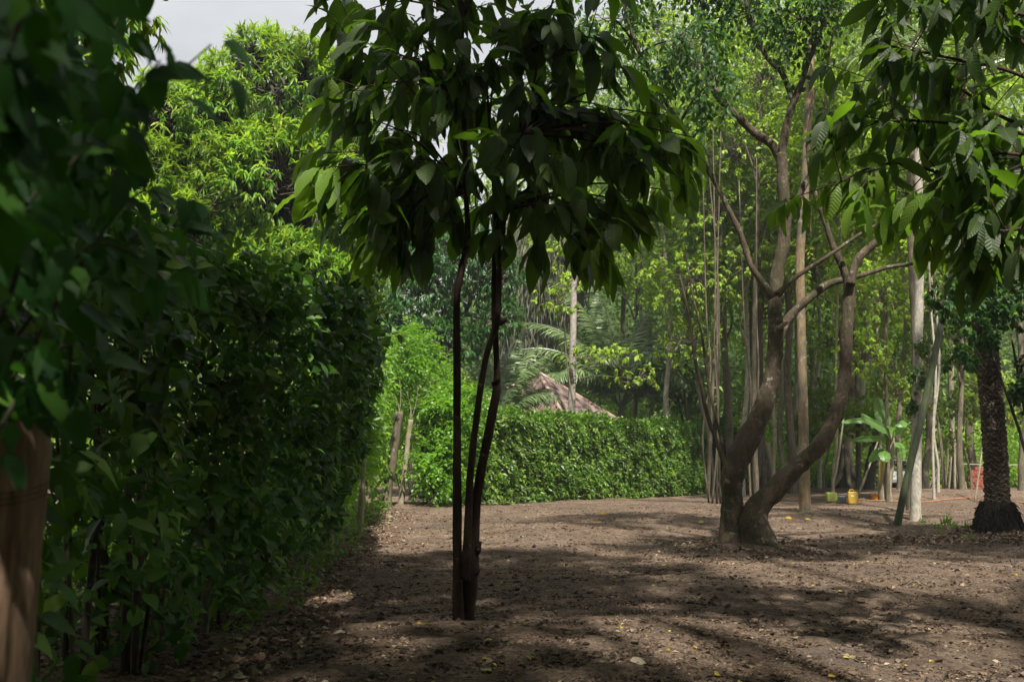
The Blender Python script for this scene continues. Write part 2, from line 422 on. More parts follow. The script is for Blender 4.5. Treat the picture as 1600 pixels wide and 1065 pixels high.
# ------------------------------------------------------------------ ground
def ground_mat():
    m, t, out = newmat("bare_soil")
    tcn = N(t, "ShaderNodeTexCoord"); o = tcn.outputs['Object']
    big = noise(t, .35, 5, .6, o); mid = noise(t, 1.6, 6, .65, o, .6); fine = noise(t, 38, 8, .75, o); grit = noise(t, 140, 4, .7, o)
    c = ramp(t, [(.32, (.088, .060, .043)), (.50, (.205, .148, .108)), (.68, (.36, .270, .200))], fine)
    litter = ramp(t, [(.42, (0, 0, 0)), (.62, (1, 1, 1))], mid)
    c = mixc(t, math_(t, 'MULTIPLY', litter, .5), c, (.078, .050, .034))
    crumb = ramp(t, [(.44, (.50, .48, .46)), (.56, (1.12, 1.12, 1.12))], noise(t, 11, 9, .85, o, .4))
    c = mixc(t, 1.0, c, crumb, 'MULTIPLY')
    red = ramp(t, [(.56, (0, 0, 0)), (.70, (1, 1, 1))], noise(t, .55, 5, .6, o, .5))
    c = mixc(t, math_(t, 'MULTIPLY', red, .35), c, (.18, .095, .050))
    gray = ramp(t, [(.55, (0, 0, 0)), (.72, (1, 1, 1))], noise(t, .42, 6, .7, o, 1.2))
    c = mixc(t, math_(t, 'MULTIPLY', gray, .45), c, (.125, .115, .11))
    c = mixc(t, 1.0, c, ramp(t, [(.30, (.45, .45, .45)), (.62, (1.25, 1.25, 1.25))], grit), 'MULTIPLY')
    c = mixc(t, 1.0, c, ramp(t, [(.3, (.75, .75, .75)), (.7, (1.2, 1.2, 1.2))], big), 'MULTIPLY')
    pb = N(t, "ShaderNodeBsdfPrincipled"); t.links.new(c, pb.inputs['Base Color']); pb.inputs['Roughness'].default_value = .95
    pb.inputs['Specular IOR Level'].default_value = .15
    h = math_(t, 'ADD', math_(t, 'MULTIPLY', fine, 1.3), math_(t, 'MULTIPLY', grit, .35))
    bp = N(t, "ShaderNodeBump"); bp.inputs['Strength'].default_value = .9; bp.inputs['Distance'].default_value = .035
    t.links.new(h, bp.inputs['Height']); t.links.new(bp.outputs[0], pb.inputs['Normal']); t.links.new(pb.outputs[0], out.inputs[0])
    return m
M_SOIL = ground_mat()
def build_ground():
    ys = np.concatenate([np.linspace(-40, 3, 40, endpoint=False), np.geomspace(3, 60, 430, endpoint=False), np.geomspace(60, 900, 30)])
    xi = np.linspace(-16, 20, 500)
    xs = np.concatenate([-np.geomspace(900, 17, 26), xi, np.geomspace(21, 900, 26)])
    X, Y = np.meshgrid(xs, ys); Z = gz(X, Y)
    # small clods
    cl = np.zeros_like(Z)
    r_ = np.random.default_rng(5)
    for f in (9, 14, 22, 31):
        a = r_.uniform(0, 6.28, 3); ph = r_.uniform(0, 6.28, 3)
        w = sum(np.sin(f * (X * np.cos(a[i]) + Y * np.sin(a[i])) + ph[i] + 1.7 * np.sin(1.3 * X + i) + 1.3 * np.sin(1.7 * Y - i)) for i in range(3))
        cl += w * .045 / f
    near = np.clip((40 - Y) / 20, 0, 1) * (np.abs(X) < 20) * (Y > 2)
    Z = Z + cl * near
    ny, nx = X.shape
    V = np.stack([X, Y, Z], -1).reshape(-1, 3)
    i = np.arange(ny - 1)[:, None] * nx + np.arange(nx - 1)[None, :]
    F = np.stack([i, i + 1, i + nx + 1, i + nx], -1).reshape(-1, 4)
    mb = MB(); mb.raw(V, F, np.full(len(F), 4))
    o = mb.build("ground", M_SOIL, smooth=True); o['kind'] = 'structure'
build_ground()

def sample_view(n, y0, y1, xpad=1.0, bias=1.0):
    "ground points inside the view wedge, denser near"
    y = y0 * (y1 / y0) ** (rng.random(n) ** bias)
    x = (rng.random(n) * 2 - 1) * (y * .56 + xpad)
    return x, y
def randn3(n): return rng.normal(size=(n, 3))

def litter():
    mb = MB()
    n = 230000
    x, y = sample_view(n, 5.0, 36)
    dens = (np.sin(x * 1.3 + 2 * np.sin(y * .7)) + np.sin(y * 1.9 + x * .8)) * .5
    keep = rng.random(n) < np.clip(.6 + .4 * dens, .25, 1)
    x, y = x[keep], y[keep]; n = len(x)
    p = np.stack([x, y, gz(x, y) + .006], 1)
    a = rng.random(n) * 6.28
    D = np.stack([np.cos(a), np.sin(a), rng.normal(size=n) * .25], 1)
    Nn = np.stack([rng.normal(size=n) * .45, rng.normal(size=n) * .45, np.ones(n)], 1)
    S = .010 + .065 * rng.random(n) ** 6 + .014 * rng.random(n) + y * .0004
    mb.leaves(T_DIA, p, D, Nn, S, .4, .35)
    # fine twigs
    x, y = sample_view(2600, 5.0, 26)
    a = rng.random(len(x)) * 6.28
    p = np.stack([x, y, gz(x, y) + .010], 1)
    D = np.stack([np.cos(a), np.sin(a), rng.normal(size=len(x)) * .06], 1)
    mb.leaves(T_STR, p, D, randn3(len(x)) * .3 + np.array([0, 0, 1.]), .05 + .16 * rng.random(len(x)) ** 2, .1, .3, rng.random(len(x)) * .8)
    o = mb.build("leaf_litter", M_LITTER); tag(o, "dry leaf crumbs and twigs scattered over the bare soil", "leaf litter", None, 'stuff')
litter()
def clods():
    ico = bpy.data.meshes.new("tmp")
    import bmesh
    bm = bmesh.new(); bmesh.ops.create_icosphere(bm, subdivisions=1, radius=1)
    v = np.array([tuple(x.co) for x in bm.verts]); f = np.array([[x.index for x in q.verts] for q in bm.faces]); bm.free()
    n = 15000
    x, y = sample_view(n, 5.2, 30)
    cl = (np.sin(x * 2.1 + np.sin(y * 1.7) * 2) + np.sin(y * 2.6 - x)) * .5
    k = rng.random(n) < np.clip(.4 + .6 * cl, .05, 1); x, y = x[k], y[k]; n = len(x)
    s = .006 + .022 * rng.random(n) ** 4 + y * .0004
    V = v[None] * (s[:, None, None] * (1 + .35 * rng.normal(size=(n, len(v), 1)))) * np.array([1.2, 1.2, .7])
    V = V + np.stack([x, y, gz(x, y) + s * .3], 1)[:, None, :]
    F = f[None] + (np.arange(n) * len(v))[:, None, None]
    A = np.zeros((n, len(v), 3)); A[:, :, 2] = rng.random(n)[:, None] * .85
    mb = MB(); mb.raw(V.reshape(-1, 3), F.reshape(-1, 3), np.full(n * len(f), 3), A.reshape(-1, 3))
    o = mb.build("soil_gravel", M_LITTER); tag(o, "small soil lumps and pebbles lying on the bare ground", "soil crumbs", None, 'stuff')
clods()

# ------------------------------------------------------------------ foliage makers
def lobes_clusters(lobes, ncl, rmin=.5, low=-.6, noise_s=.35, hole=.0):
    lobes = np.array(lobes, float)
    w = (lobes[:, 3] * lobes[:, 4] + lobes[:, 3] * lobes[:, 5]); w /= w.sum()
    Pp = []; Oo = []
    while len(Pp) < ncl:
        k = rng.choice(len(lobes), p=w); L = lobes[k]
        u = rng.normal(size=3); u /= np.linalg.norm(u)
        if u[2] < low and rng.random() < .8: continue
        r = rmin + (1 - rmin) * rng.random() ** .45
        p = L[:3] + u * r * L[3:6]
        ins = (((p - lobes[:, :3]) / lobes[:, 3:6]) ** 2).sum(1); ins[k] = 9
        if (ins < .4).any(): continue
        if hole and mnoise.noise(Vector(p * noise_s)) < -0.30 + hole: continue
        o = u / L[3:6]; o /= np.linalg.norm(o)
        Pp.append(p); Oo.append(o)
    return np.array(Pp), np.array(Oo)
def rosettes(mb, C, O, per, T, L, droop=.5, spread=1.0, bend=.35, jit=.02, rnd_boost=None, wj=.15):
    n = len(C)
    c = np.repeat(C, per, 0); o = np.repeat(O, per, 0)
    q = randn3(len(c))
    d = o * .75 + q / np.linalg.norm(q, axis=1, keepdims=True) * spread + np.array([0, 0, -droop])
    nn = o * .5 + randn3(len(c)) * .25 + np.array([0, 0, 1.])
    rr = np.repeat(rng.random(n), per) * .55 + rng.random(len(c)) * .45
    if rnd_boost is not None: rr = np.clip(rr + np.repeat(rnd_boost, per), 0, 1)
    mb.leaves(T, c + randn3(len(c)) * jit, d, nn, L * (.65 + .6 * rng.random(len(c))), bend, wj, rr)
def sprays(mb, C, O, ntw, per, T, L, tw_len, droop=.4, spread=.8, bend=.2):
    "leafy twigs: leaflets in two rows along each twig"
    n = len(C) * ntw
    c = np.repeat(C, ntw, 0); o = np.repeat(O, ntw, 0)
    q = randn3(n); q /= np.linalg.norm(q, axis=1, keepdims=True)
    d = o * .6 + q * spread + np.array([0, 0, -droop * .5]); d /= np.linalg.norm(d, axis=1, keepdims=True)
    tl = tw_len * (.5 + rng.random(n))
    side = np.cross(d, randn3(n) * .35 + np.array([0, 0, 1.])); side /= np.linalg.norm(side, axis=1, keepdims=True)
    up = np.cross(side, d)
    rt = rng.random(n)
    for k in range(per):
        t = (k + .6) / per
        p = c + d * (tl * t)[:, None] + np.array([0, 0, -1.]) * (droop * tl * t * t)[:, None]
        sgn = 1 if k % 2 else -1
        dd = d * .55 + side * sgn * .8 + np.array([0, 0, -droop * .5]) + randn3(n) * .15
        mb.leaves(T, p, dd, up + randn3(n) * .3, L * (.7 + .5 * rng.random(n)), bend, .15, np.clip(rt * .6 + rng.random(n) * .4, 0, 1))
def limb(mb, a, b, r0, r1, sag=.0, wob=.12, n=6, sub=3):
    a = Vector(a); b = Vector(b); L = (b - a).length
    m1 = a.lerp(b, .35) + Vector(rng.normal(size=3)) * L * wob * .5 + Vector((0, 0, L * sag))
    m2 = a.lerp(b, .7) + Vector(rng.normal(size=3)) * L * wob * .5 + Vector((0, 0, L * sag * .6))
    mb.tube([a, m1, m2, b], [r0, r0 * .7 + r1 * .3, r0 * .35 + r1 * .65, r1], n, sub)

def tree(name, label, cat, base, H, tr, lobes, leaf, Lm, bm, trunk_top=None, group=None, lean=(0, 0), twigs=.35, n=9):
    """base point, trunk radius; leaf(mb, lobes) -> cluster centres for the twigs"""
    base = Vector(base)
    t = thing(name, label, cat, base, group)
    tb = MB()
    top = trunk_top or (base + Vector((lean[0], lean[1], H)))
    top = Vector(top)
    pts = [base - Vector((0, 0, .3)), base + Vector((0, 0, .25)), base.lerp(top, .3) + Vector(rng.normal(size=3)) * .1, base.lerp(top, .65) + Vector(rng.normal(size=3)) * .12, top]
    tb.tube(pts, [tr * 1.5, tr * 1.1, tr * .9, tr * .75, tr * .5], n, 5, .12, 2.5)
    cb = MB(); C, O = leaf(cb, lobes)
    cen = np.array(lobes)[:, :3]
    for L in lobes:
        a = base.lerp(top, .55 + .4 * rng.random())
        limb(tb, a, L[:3], tr * .45, tr * .16, .03)
    k = int(len(C) * twigs)
    for i in rng.choice(len(C), k, replace=False) if k else []:
        j = np.argmin(((C[i] - cen) ** 2).sum(1))
        limb(tb, cen[j] + rng.normal(size=3) * .2, C[i], tr * .12 + .008, .006, .02, .1, 4, 2)
    tb.build("trunk", bm, t, smooth=True); cb.build("crown", Lm, t)
    return t

def lobe_px(px, py, Y, rpx, rpy, ry=None):
    p = P(px, py, Y); s = Y / 1500
    return (p.x, p.y, p.z, rpx * s, (ry if ry is not None else rpx * s), rpy * s)

# ------------------------------------------------------------------ far wood and hills
def far_wood():
    mb = MB()
    n = 16000
    C = []; O = []
    while len(C) < n:
        y = rng.uniform(62, 84); px = rng.uniform(-250, 1850)
        x = (px - 800) / 1500 * y
        top = 34 if px > 860 else (15 if px < 560 else (19 + 3 * math.sin(px * .03)) * (1 if px < 800 else 1.25))
        top *= 1 + .12 * mnoise.noise(Vector((x * .3, y * .2, 0)))
        z = top * rng.random() ** 1.25
        if z > 7 and mnoise.noise(Vector((x * .22, y * .2, z * .22))) < -.22: continue
        C.append((x, y, z)); O.append((0, -.7, .5))
    C = np.array(C); O = np.array(O)
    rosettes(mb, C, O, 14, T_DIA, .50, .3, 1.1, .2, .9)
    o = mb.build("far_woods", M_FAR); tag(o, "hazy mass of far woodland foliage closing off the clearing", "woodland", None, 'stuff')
far_wood()
def hills():
    xs = np.linspace(-160, 160, 90); ys = np.linspace(82, 190, 30); X, Y = np.meshgrid(xs, ys)
    px = 800 + X / Y * 1500
    top = np.where(px > 830, 34, 22.0) * np.clip((px + 900) / 1700, .2, 1)
    Z = (top * np.clip((Y - 82) / 34, 0, 1) ** .8) + 2.5 * np.sin(X * .13) * np.clip((Y - 82) / 30, 0, 1) + 1.2 * np.sin(X * .31 + Y * .2)
    m, t, out = newmat("wooded_hillside"); tcn = N(t, "ShaderNodeTexCoord")
    c = ramp(t, [(.3, (.02, .04, .012)), (.6, (.05, .09, .025)), (.8, (.10, .15, .04))], noise(t, .9, 8, .75, tcn.outputs['Object']))
    pb = N(t, "ShaderNodeBsdfPrincipled"); t.links.new(c, pb.inputs['Base Color']); pb.inputs['Roughness'].default_value = 1; pb.inputs['Specular IOR Level'].default_value = .1
    t.links.new(pb.outputs[0], out.inputs[0])
    V = np.stack([X, Y, Z - 1], -1).reshape(-1, 3); nx = 90; i = np.arange(29)[:, None] * nx + np.arange(89)[None, :]
    mb = MB(); mb.raw(V, np.stack([i, i + 1, i + nx + 1, i + nx], -1).reshape(-1, 4), np.full(29 * 89, 4))
    o = mb.build("hills", m, smooth=True); o['kind'] = 'structure'
hills()
def undergrowth():
    mb = MB()
    n = 5200
    y = rng.uniform(50, 60, n); px = rng.uniform(900, 1750, n); x = (px - 800) / 1500 * y
    top = 2.2 + 1.6 * np.sin(x * .7) + 1.2 * np.sin(x * 1.9 + 1)
    z = rng.random(n) * np.clip(top, 1.0, 5)
    C = np.stack([x, y, z + .1], 1); O = np.tile(np.array([0, -.6, .5]), (n, 1))
    rosettes(mb, C, O, 13, T_DIA, .26, .3, 1.0, .2, .35)
    n = 2500
    y = rng.uniform(50, 62, n); px = rng.uniform(-100, 1000, n); x = (px - 800) / 1500 * y
    z = rng.random(n) * 4.5
    rosettes(mb, np.stack([x, y, z], 1), np.tile(np.array([0, -.6, .5]), (n, 1)), 12, T_DIA, .3, .3, 1.0, .2, .4)
    o = mb.build("undergrowth", M_FOREST); tag(o, "tangle of low leafy undergrowth behind the thin trunks", "undergrowth", None, 'stuff')
undergrowth()

# ------------------------------------------------------------------ forest trees (shared crowns)
def crown_variant(i, H, Rr, ncl, mat, L, T=T_DIA):
    mb = MB(); lobes = []
    k = 9
    for j in range(k):
        z = H * (.12 + .8 * j / k); a = rng.random() * 6.28; rr = Rr * (.55 + .25 * math.sin(j * 1.7)) * rng.uniform(.3, .8)
        lobes.append((rr * math.cos(a), rr * math.sin(a), z, Rr * rng.uniform(.4, .62), Rr * rng.uniform(.4, .62), H * rng.uniform(.07, .12)))
    C, O = lobes_clusters(lobes, ncl, .35, -.9)
    sprays(mb, C, O, 3, 9, T, L, .75, .5, .9)
    ob = mb.build("crown", mat)
    me = ob.data; bpy.data.objects.remove(ob); return me, lobes
CROWNS = [crown_variant(0, 15, 4.0, 230, M_FOREST, .27), crown_variant(1, 13, 3.6, 210, M_FOREST_Y, .26),
          crown_variant(2, 16, 4.2, 230, M_FOREST_Y, .28), crown_variant(3, 11, 3.2, 200, M_FOREST_Y, .25)]

# (base px, depth, px at y=450, width px, bark, crown index, crown start height, label)
FT = [
 (1043, 43.5, 1041, 9, B_PALE, 0, 7.5, "pale straight trunk rising behind the clipped hedge, right of the palm fronds"),
 (1079, 47, 1074, 6, B_BROWN, 3, 8.0, "thin brown trunk directly above the far corner of the clipped hedge"),
 (1099, 46, 1088, 6, B_PALE, 1, 8.5, "thin whitish trunk at the right end of the hedge beside the white bottle"),
 (1113, 44, 1108, 4, B_LIGHT, 3, 9.0, "very thin pole-like trunk just left of the curved tree's mossy fork"),
 (1137, 48, 1134, 13, B_LIGHT, 2, 9.5, "thick pale trunk behind the curved tree's left stem, widest left of it"),
 (1158, 42, 1163, 8, B_PALE, 1, 8.5, "slim pale trunk crossing behind the lower bend of the curved tree"),
 (1173, 46, 1178, 5, B_BROWN, 3, 9.0, "thin dark trunk just right of the slim pale one behind the bend"),
 (1193, 44, 1190, 15, B_BROWN, 0, 10.5, "thick fluted brown trunk between the two stems of the curved tree"),
 (1207, 41, 1205, 6, B_LIGHT, 3, 9.5, "thin light trunk touching the fluted brown trunk"),
 (1222, 45, 1222, 8, B_LIGHT, 1, 10.0, "straight light trunk midway between the curved tree's two stems"),
 (1236, 43, 1232, 12, B_BROWN, 2, 10.0, "sturdy brown trunk just left of the ochre spotted trunk"),
 (1246, 48, 1243, 8, B_PALE, 0, 10.0, "pale trunk half hidden by the ochre spotted trunk"),
 (1279, 46, 1279, 6, B_PALE, 1, 9.0, "slender pale trunk right of the ochre spotted trunk, seen inside the curve"),
 (1299, 36, 1303, 4, B_LIGHT, 3, 8.0, "thin whip-like trunk rising behind the lime green jerrycan"),
 (1322, 49, 1330, 17, B_BROWN, 0, 9.0, "broad dark trunk with spreading buttress roots behind the jerrycans"),
 (1352, 52, 1352, 8, B_PALE, 3, 9.5, "pale grey trunk between the buttressed trunk and the banana plant"),
 (1372, 36, 1373, 4, B_LIGHT, 1, 8.5, "thin stick-like trunk just left of the banana plant's stem"),
 (1404, 40, 1400, 8, B_LIGHT, 2, 9.5, "light brown trunk right behind the banana plant"),
 (1419, 29, 1421, 11, B_BROWN, 1, 10.5, "brown trunk standing close behind the spotted white trunk"),
 (1441, 44, 1460, 11, B_LIGHT, 2, 9.0, "light trunk leaning right behind the dark green pole"),
 (1456, 35, 1452, 4, B_PALE, 3, 8.5, "thin pale sapling trunk, nearer of a close pair left of the pole bundle"),
 (1463, 37, 1464, 4, B_PALE, 1, 8.5, "thin pale sapling trunk, farther of a close pair left of the pole bundle"),
 (1520, 50, 1512, 12, B_BROWN, 0, 10.0, "dark brown trunk behind the red block stack"),
 (1593, 46, 1590, 9, B_BROWN, 2, 9.0, "brown trunk at the picture's edge behind the scaly palm trunk"),
 (1650, 44, 1655, 9, B_BROWN, 1, 9.0, None), (1020, 55, 1016, 8, B_BROWN, 2, 8.5, "dim brown trunk deep behind the palm fronds right of the hut"),
 (975, 57, 975, 9, B_BROWN, 0, 10.5, "dim trunk far behind the hut's right roof slope"),
 (1262, 58, 1266, 9, B_BROWN, 2, 9.0, "dim far trunk deep in the wood inside the curved tree's loop"),
 (1385, 60, 1382, 10, B_BROWN, 0, 8.0, "dim far trunk deep in the wood above the banana leaves"),
 (1490, 58, 1480, 9, B_LIGHT, 2, 8.0, "hazy far trunk above the bundle of leaning poles"),
 (1180, 60, 1176, 8, B_LIGHT, 0, 8.0, "hazy far trunk deep in the wood behind the curved tree's main stem"),
]
for i, (bx, Y, tx, w, bmt, ci, ch, lab) in enumerate(FT):
    if lab is None: continue
    b = PG(bx, Y); q = P(tx, 450, Y); r = w / 1500 * Y / 2
    k = (ch + 9) / (q.z - b.z)
    top = b + (q - b) * k
    t = thing("forest_tree", lab, "tree", b, "slim trunked trees of the wood behind the clearing")
    mb = MB()
    n_ = 10
    pts = []; rs = []
    for s_ in (0, .02, .06, .14, .27, .42, .6, .8, 1):
        pts.append(b.lerp(top, s_) + Vector((rng.normal() * .14, rng.normal() * .10, 0)) * (1 if .1 < s_ < 1 else 0) - Vector((0, 0, .2 if s_ == 0 else 0)))
        rs.append(r * (1.55 if s_ == 0 else 1.2 if s_ < .05 else 1.05 - .45 * s_))
    mb.tube(pts, rs, n_, 4, .14, 2.5)
    if w > 14:   # buttress roots
        for a in np.linspace(0, 6.28, 8)[:-1]:
            e = b + Vector((math.cos(a) * r * 4, math.sin(a) * r * 4, -.1))
            mb.tube([b + Vector((math.cos(a) * r * .5, math.sin(a) * r * .5, 2.2)), b + Vector((math.cos(a) * r * 1.3, math.sin(a) * r * 1.3, .7)), e], [.09, .13, .06], 6, 3, .2)
    base_c = b.lerp(top, ch / (ch + 9)); off = base_c - b
    for L in CROWNS[ci][1][::2]:
        z0 = max(.5, L[2] - 1.5)
        limb(mb, b.lerp(top, min(.97, (ch + z0) / (ch + 9 + 6))), base_c + Vector(L[:3]), r * .4, .03, .02)
    mb.build("trunk", bmt, t, smooth=True)
    c = bpy.data.objects.new("crown", CROWNS[ci][0]); COL.objects.link(c); c.parent = t
    c.location = off; c.rotation_euler.z = rng.random() * 6.28; s = rng.uniform(.85, 1.1); c.scale = (s, s, s)

# leafy trees of the middle distance, each with its own crown
def leaf_sprays(ncl, T, L, tw, ntw=3, per=8, rmin=.45, droop=.5, hole=.05):
    def f(mb, lobes):
        C, O = lobes_clusters(lobes, ncl, rmin, -.95, .5, hole)
        sprays(mb, C, O, ntw, per, T, L, tw, droop, .8); return C, O
    return f
def leaf_ros(ncl, per, T, L, droop=.5, rmin=.5, spread=1.0, hole=0.0, low=-.6, bend=.35, jit=.02):
    def f(mb, lobes):
        C, O = lobes_clusters(lobes, ncl, rmin, low, .5, hole)
        rosettes(mb, C, O, per, T, L, droop, spread, bend, jit); return C, O
    return f
mid = "bushy trees filling the middle distance"
def mt(label, bx, Y, lobes, fn, mat, bk=B_BROWN, tr=.09, Htop=None, cat="tree", name="leafy_tree", tw=.3):
    b = PG(bx, Y); L = [lobe_px(*l) for l in lobes]
    top = Vector(L[0][:3]) if Htop is None else P(*Htop)
    return tree(name, label, cat, b, 5, tr, L, fn, mat, bk, trunk_top=top, group=mid, twigs=tw)
mt("yellow green tree with airy sprays above the hut roof's right side", 985, 47,
   [(1000, 360, 53, 110, 70), (950, 110, 53, 90, 90), (1030, 40, 53, 90, 70), (920, 430, 53, 60, 45), (1060, 290, 52, 110, 80), (960, 250, 53, 90, 80), (1090, 440, 50, 70, 60)],
   leaf_ros(900, 9, T_OV2, .25, .5, .4), M_FOREST_Y, tr=.12)
mt("feathery bright green tree behind the curved tree's left limb", 1105, 40,
   [(1130, 330, 40, 90, 80), (1090, 440, 40, 90, 60), (1170, 420, 39, 70, 60), (1080, 540, 41, 60, 45)],
   leaf_ros(620, 10, T_OV2, .19, .6, .4), M_FOREST_Y, tr=.08)
mt("tall feathery tree spreading above the curved tree's fork", 1180, 38,
   [(1190, 130, 38, 130, 90), (1080, 90, 38, 110, 90), (1290, 150, 38, 100, 90), (1150, 240, 39, 110, 60), (1290, 290, 39, 90, 70)],
   leaf_ros(1250, 10, T_OV2, .18, .6, .4), M_FOREST_Y, tr=.11)
mt("small yellowing tree with dangling leaves left of the pale trunk over the hut", 905, 37,
   [(880, 450, 37, 50, 28), (925, 560, 37.5, 60, 22), (965, 555, 37, 50, 18), (1000, 590, 37, 55, 22), (870, 480, 37, 40, 20)],
   leaf_ros(120, 7, T_OV2, .20, .8, .1, 1.0), M_FOREST_Y, tr=.04, tw=.6)
mt("glossy tree with yellow green leaves in front of the wood, right of the curved tree", 1385, 33,
   [(1380, 470, 33, 60, 60), (1350, 560, 33, 45, 50), (1400, 610, 34, 45, 30), (1330, 440, 34, 45, 45)],
   leaf_ros(520, 9, T_OV2, .15, .7, .3), M_FOREST_Y, B_BROWN, .07)
mt("bright leafy tree lit by sun behind the scaly palm, above the block stack", 1515, 42,
   [(1500, 640, 42, 50, 26), (1540, 610, 42, 50, 30), (1490, 690, 41, 28, 18), (1590, 640, 42, 40, 40)],
   leaf_ros(330, 9, T_OV2, .2, .5, .3), M_FOREST_Y, B_BROWN, .06)
mt("dense green tree between the spotted white trunk and the far right edge", 1500, 38,
   [(1500, 480, 38, 80, 60), (1440, 560, 39, 60, 60), (1560, 450, 38, 80, 70), (1500, 330, 39, 100, 90), (1400, 330, 40, 80, 70)],
   leaf_ros(1100, 10, T_DIA, .19, .5, .4), M_FOREST, B_BROWN, .12)
mt("tall leafy tree whose crown shows between the curved tree and upper right leaves", 1340, 46,
   [(1330, 330, 46, 100, 90), (1260, 430, 46, 70, 70), (1330, 170, 47, 130, 100), (1300, 540, 46, 60, 50), (1200, 480, 45, 60, 55)],
   leaf_ros(1100, 10, T_DIA, .22, .5, .4), M_FOREST, B_BROWN, .13)
mt("tall hazy leafy tree far behind the central cacao tree's crown", 800, 60,
   [(790, 200, 60, 60, 80), (850, 120, 61, 70, 80), (840, 300, 60, 60, 70), (760, 310, 60, 50, 60), (900, 210, 61, 60, 80)],
   leaf_ros(800, 10, T_DIA, .32, .5, .5), M_FOREST, B_BROWN, .2)
mt("low leafy bush tree behind the hedge's far end", 1075, 49,
   [(1060, 620, 49, 50, 40), (1110, 660, 49, 40, 50), (1010, 600, 50, 40, 40)],
   leaf_ros(420, 10, T_DIA, .22, .5, .3), M_FOREST, B_DARK, .08)
mt("bushy young tree left of the buttressed trunk behind the lime jerrycan", 1285, 44,
   [(1290, 640, 44, 40, 50), (1260, 680, 45, 30, 40), (1350, 660, 45, 40, 40)],
   leaf_ros(420, 9, T_OV2, .22, .5, .3), M_FOREST, B_BROWN, .05)

# ------------------------------------------------------------------ big mango trees at left
MANGO_L = [(430, 150, 26, 125, 105), (520, 190, 26.5, 70, 100), (340, 200, 25.5, 95, 90), (430, 300, 25, 150, 110), (330, 350, 24.5, 90, 80),
           (520, 330, 26, 75, 90), (430, 430, 25, 130, 70), (540, 430, 27, 60, 80), (410, 90, 27, 60, 50), (490, 110, 27, 50, 50), (300, 260, 25, 70, 70), (500, 500, 26, 90, 60), (240, 180, 24, 60, 70), (200, 270, 23, 80, 80), (260, 350, 23, 80, 60), (480, 340, 28, 110, 110), (500, 220, 28, 80, 90), (400, 250, 28, 110, 110)]
t = tree("mango_tree", "large sunlit mango tree with domed yellow green crown below the open sky", "tree", PG(430, 26.5), 6, .32,
         [lobe_px(*l) for l in MANGO_L], leaf_ros(6800, 13, T_MANGO, .245, .45, .62, .85, 0.04, -1), M_MANGO, B_DARK, trunk_top=P(430, 380, 26.5))
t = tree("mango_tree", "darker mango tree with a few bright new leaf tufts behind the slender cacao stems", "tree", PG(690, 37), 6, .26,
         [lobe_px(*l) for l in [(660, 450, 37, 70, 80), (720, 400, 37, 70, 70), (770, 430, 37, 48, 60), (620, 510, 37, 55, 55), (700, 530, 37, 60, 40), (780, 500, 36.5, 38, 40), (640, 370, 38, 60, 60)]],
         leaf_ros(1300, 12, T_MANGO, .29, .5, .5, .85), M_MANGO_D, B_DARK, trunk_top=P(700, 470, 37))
# shade tree over the left foreground: its crown edge hangs in at the top left, it shades the hedge and soil
SH = [lobe_px(190, 20, 12.5, 70, 50), lobe_px(120, 60, 12.0, 90, 80), lobe_px(80, 180, 12, 110, 100), (-8.2, 8.5, 9.6, 2.7, 3.0, 2.6), (-6.2, 12.4, 10.2, 1.9, 2.2, 2.1), (-9.0, 14, 9.0, 2.8, 2.6, 2.8), (-10.4, 4.4, 9.8, 2.4, 2.6, 2.2),
      (-7.6, 11.2, 7.2, 1.8, 2.2, 2.0), (-4.6, 4.6, 11.6, 2.0, 2.4, 1.5), (-7.4, 10, 5.0, 1.5, 2.5, 1.4), (-3.6, -1.5, 10.5, 3.2, 2.6, 1.8)]
t = tree("mango_tree", "tall mango tree whose drooping leaf tufts hang in at the top left corner", "tree", (-9.2, 9.5, g1(-9.2, 9.5)), 6, .34,
         SH, leaf_ros(3000, 13, T_MANGO_N, .27, .9, .4, .75, .0, -1), M_MANGO, B_DARK, trunk_top=(-8.0, 9.2, 8.0), twigs=.25)
SH2 = [(1.5, -2.5, 9.5, 3.6, 3.2, 2.0), (7.4, -1.4, 10.5, 2.6, 2.6, 2.0), (8.8, 2.6, 10.8, 3.2, 2.6, 2.0), (-1.0, 1.6, 10.2, 2.8, 2.6, 1.6), (12.6, 6.5, 10.8, 3.0, 3.0, 2.0), (9.5, -1.0, 9.6, 3.2, 3, 2),  # canopy out of view, lobes added and spaced to shade and dapple the foreground
       (5.2, 10.2, 11.4, 2.4, 2.2, 1.5), (10, 10.5, 11.6, 3.0, 2.6, 1.6), (1.6, 7.2, 11.2, 2.4, 2.4, 1.4), (14, 11, 11.4, 3.4, 3, 1.8), (3.5, -5.5, 8.5, 3.4, 3, 2.4), (-1.6, 6.4, 11.2, 2.6, 2.4, 1.4), (1.6, 4.6, 10.9, 2.6, 2.2, 1.4), (-3.6, 2.6, 10.8, 2.4, 2.4, 1.4)]
t = tree("unseen_shade_tree", "unseen shade tree added behind the viewer whose canopy dapples the foreground soil", "tree", (4.0, -3.5, g1(4, -3.5)), 6, .36,
         SH2, leaf_ros(7800, 10, T_OV2, .25, .3, .4, 1.0, .05, -1), M_FOREST, B_DARK, trunk_top=(4.5, -1.5, 8.2), twigs=.1)
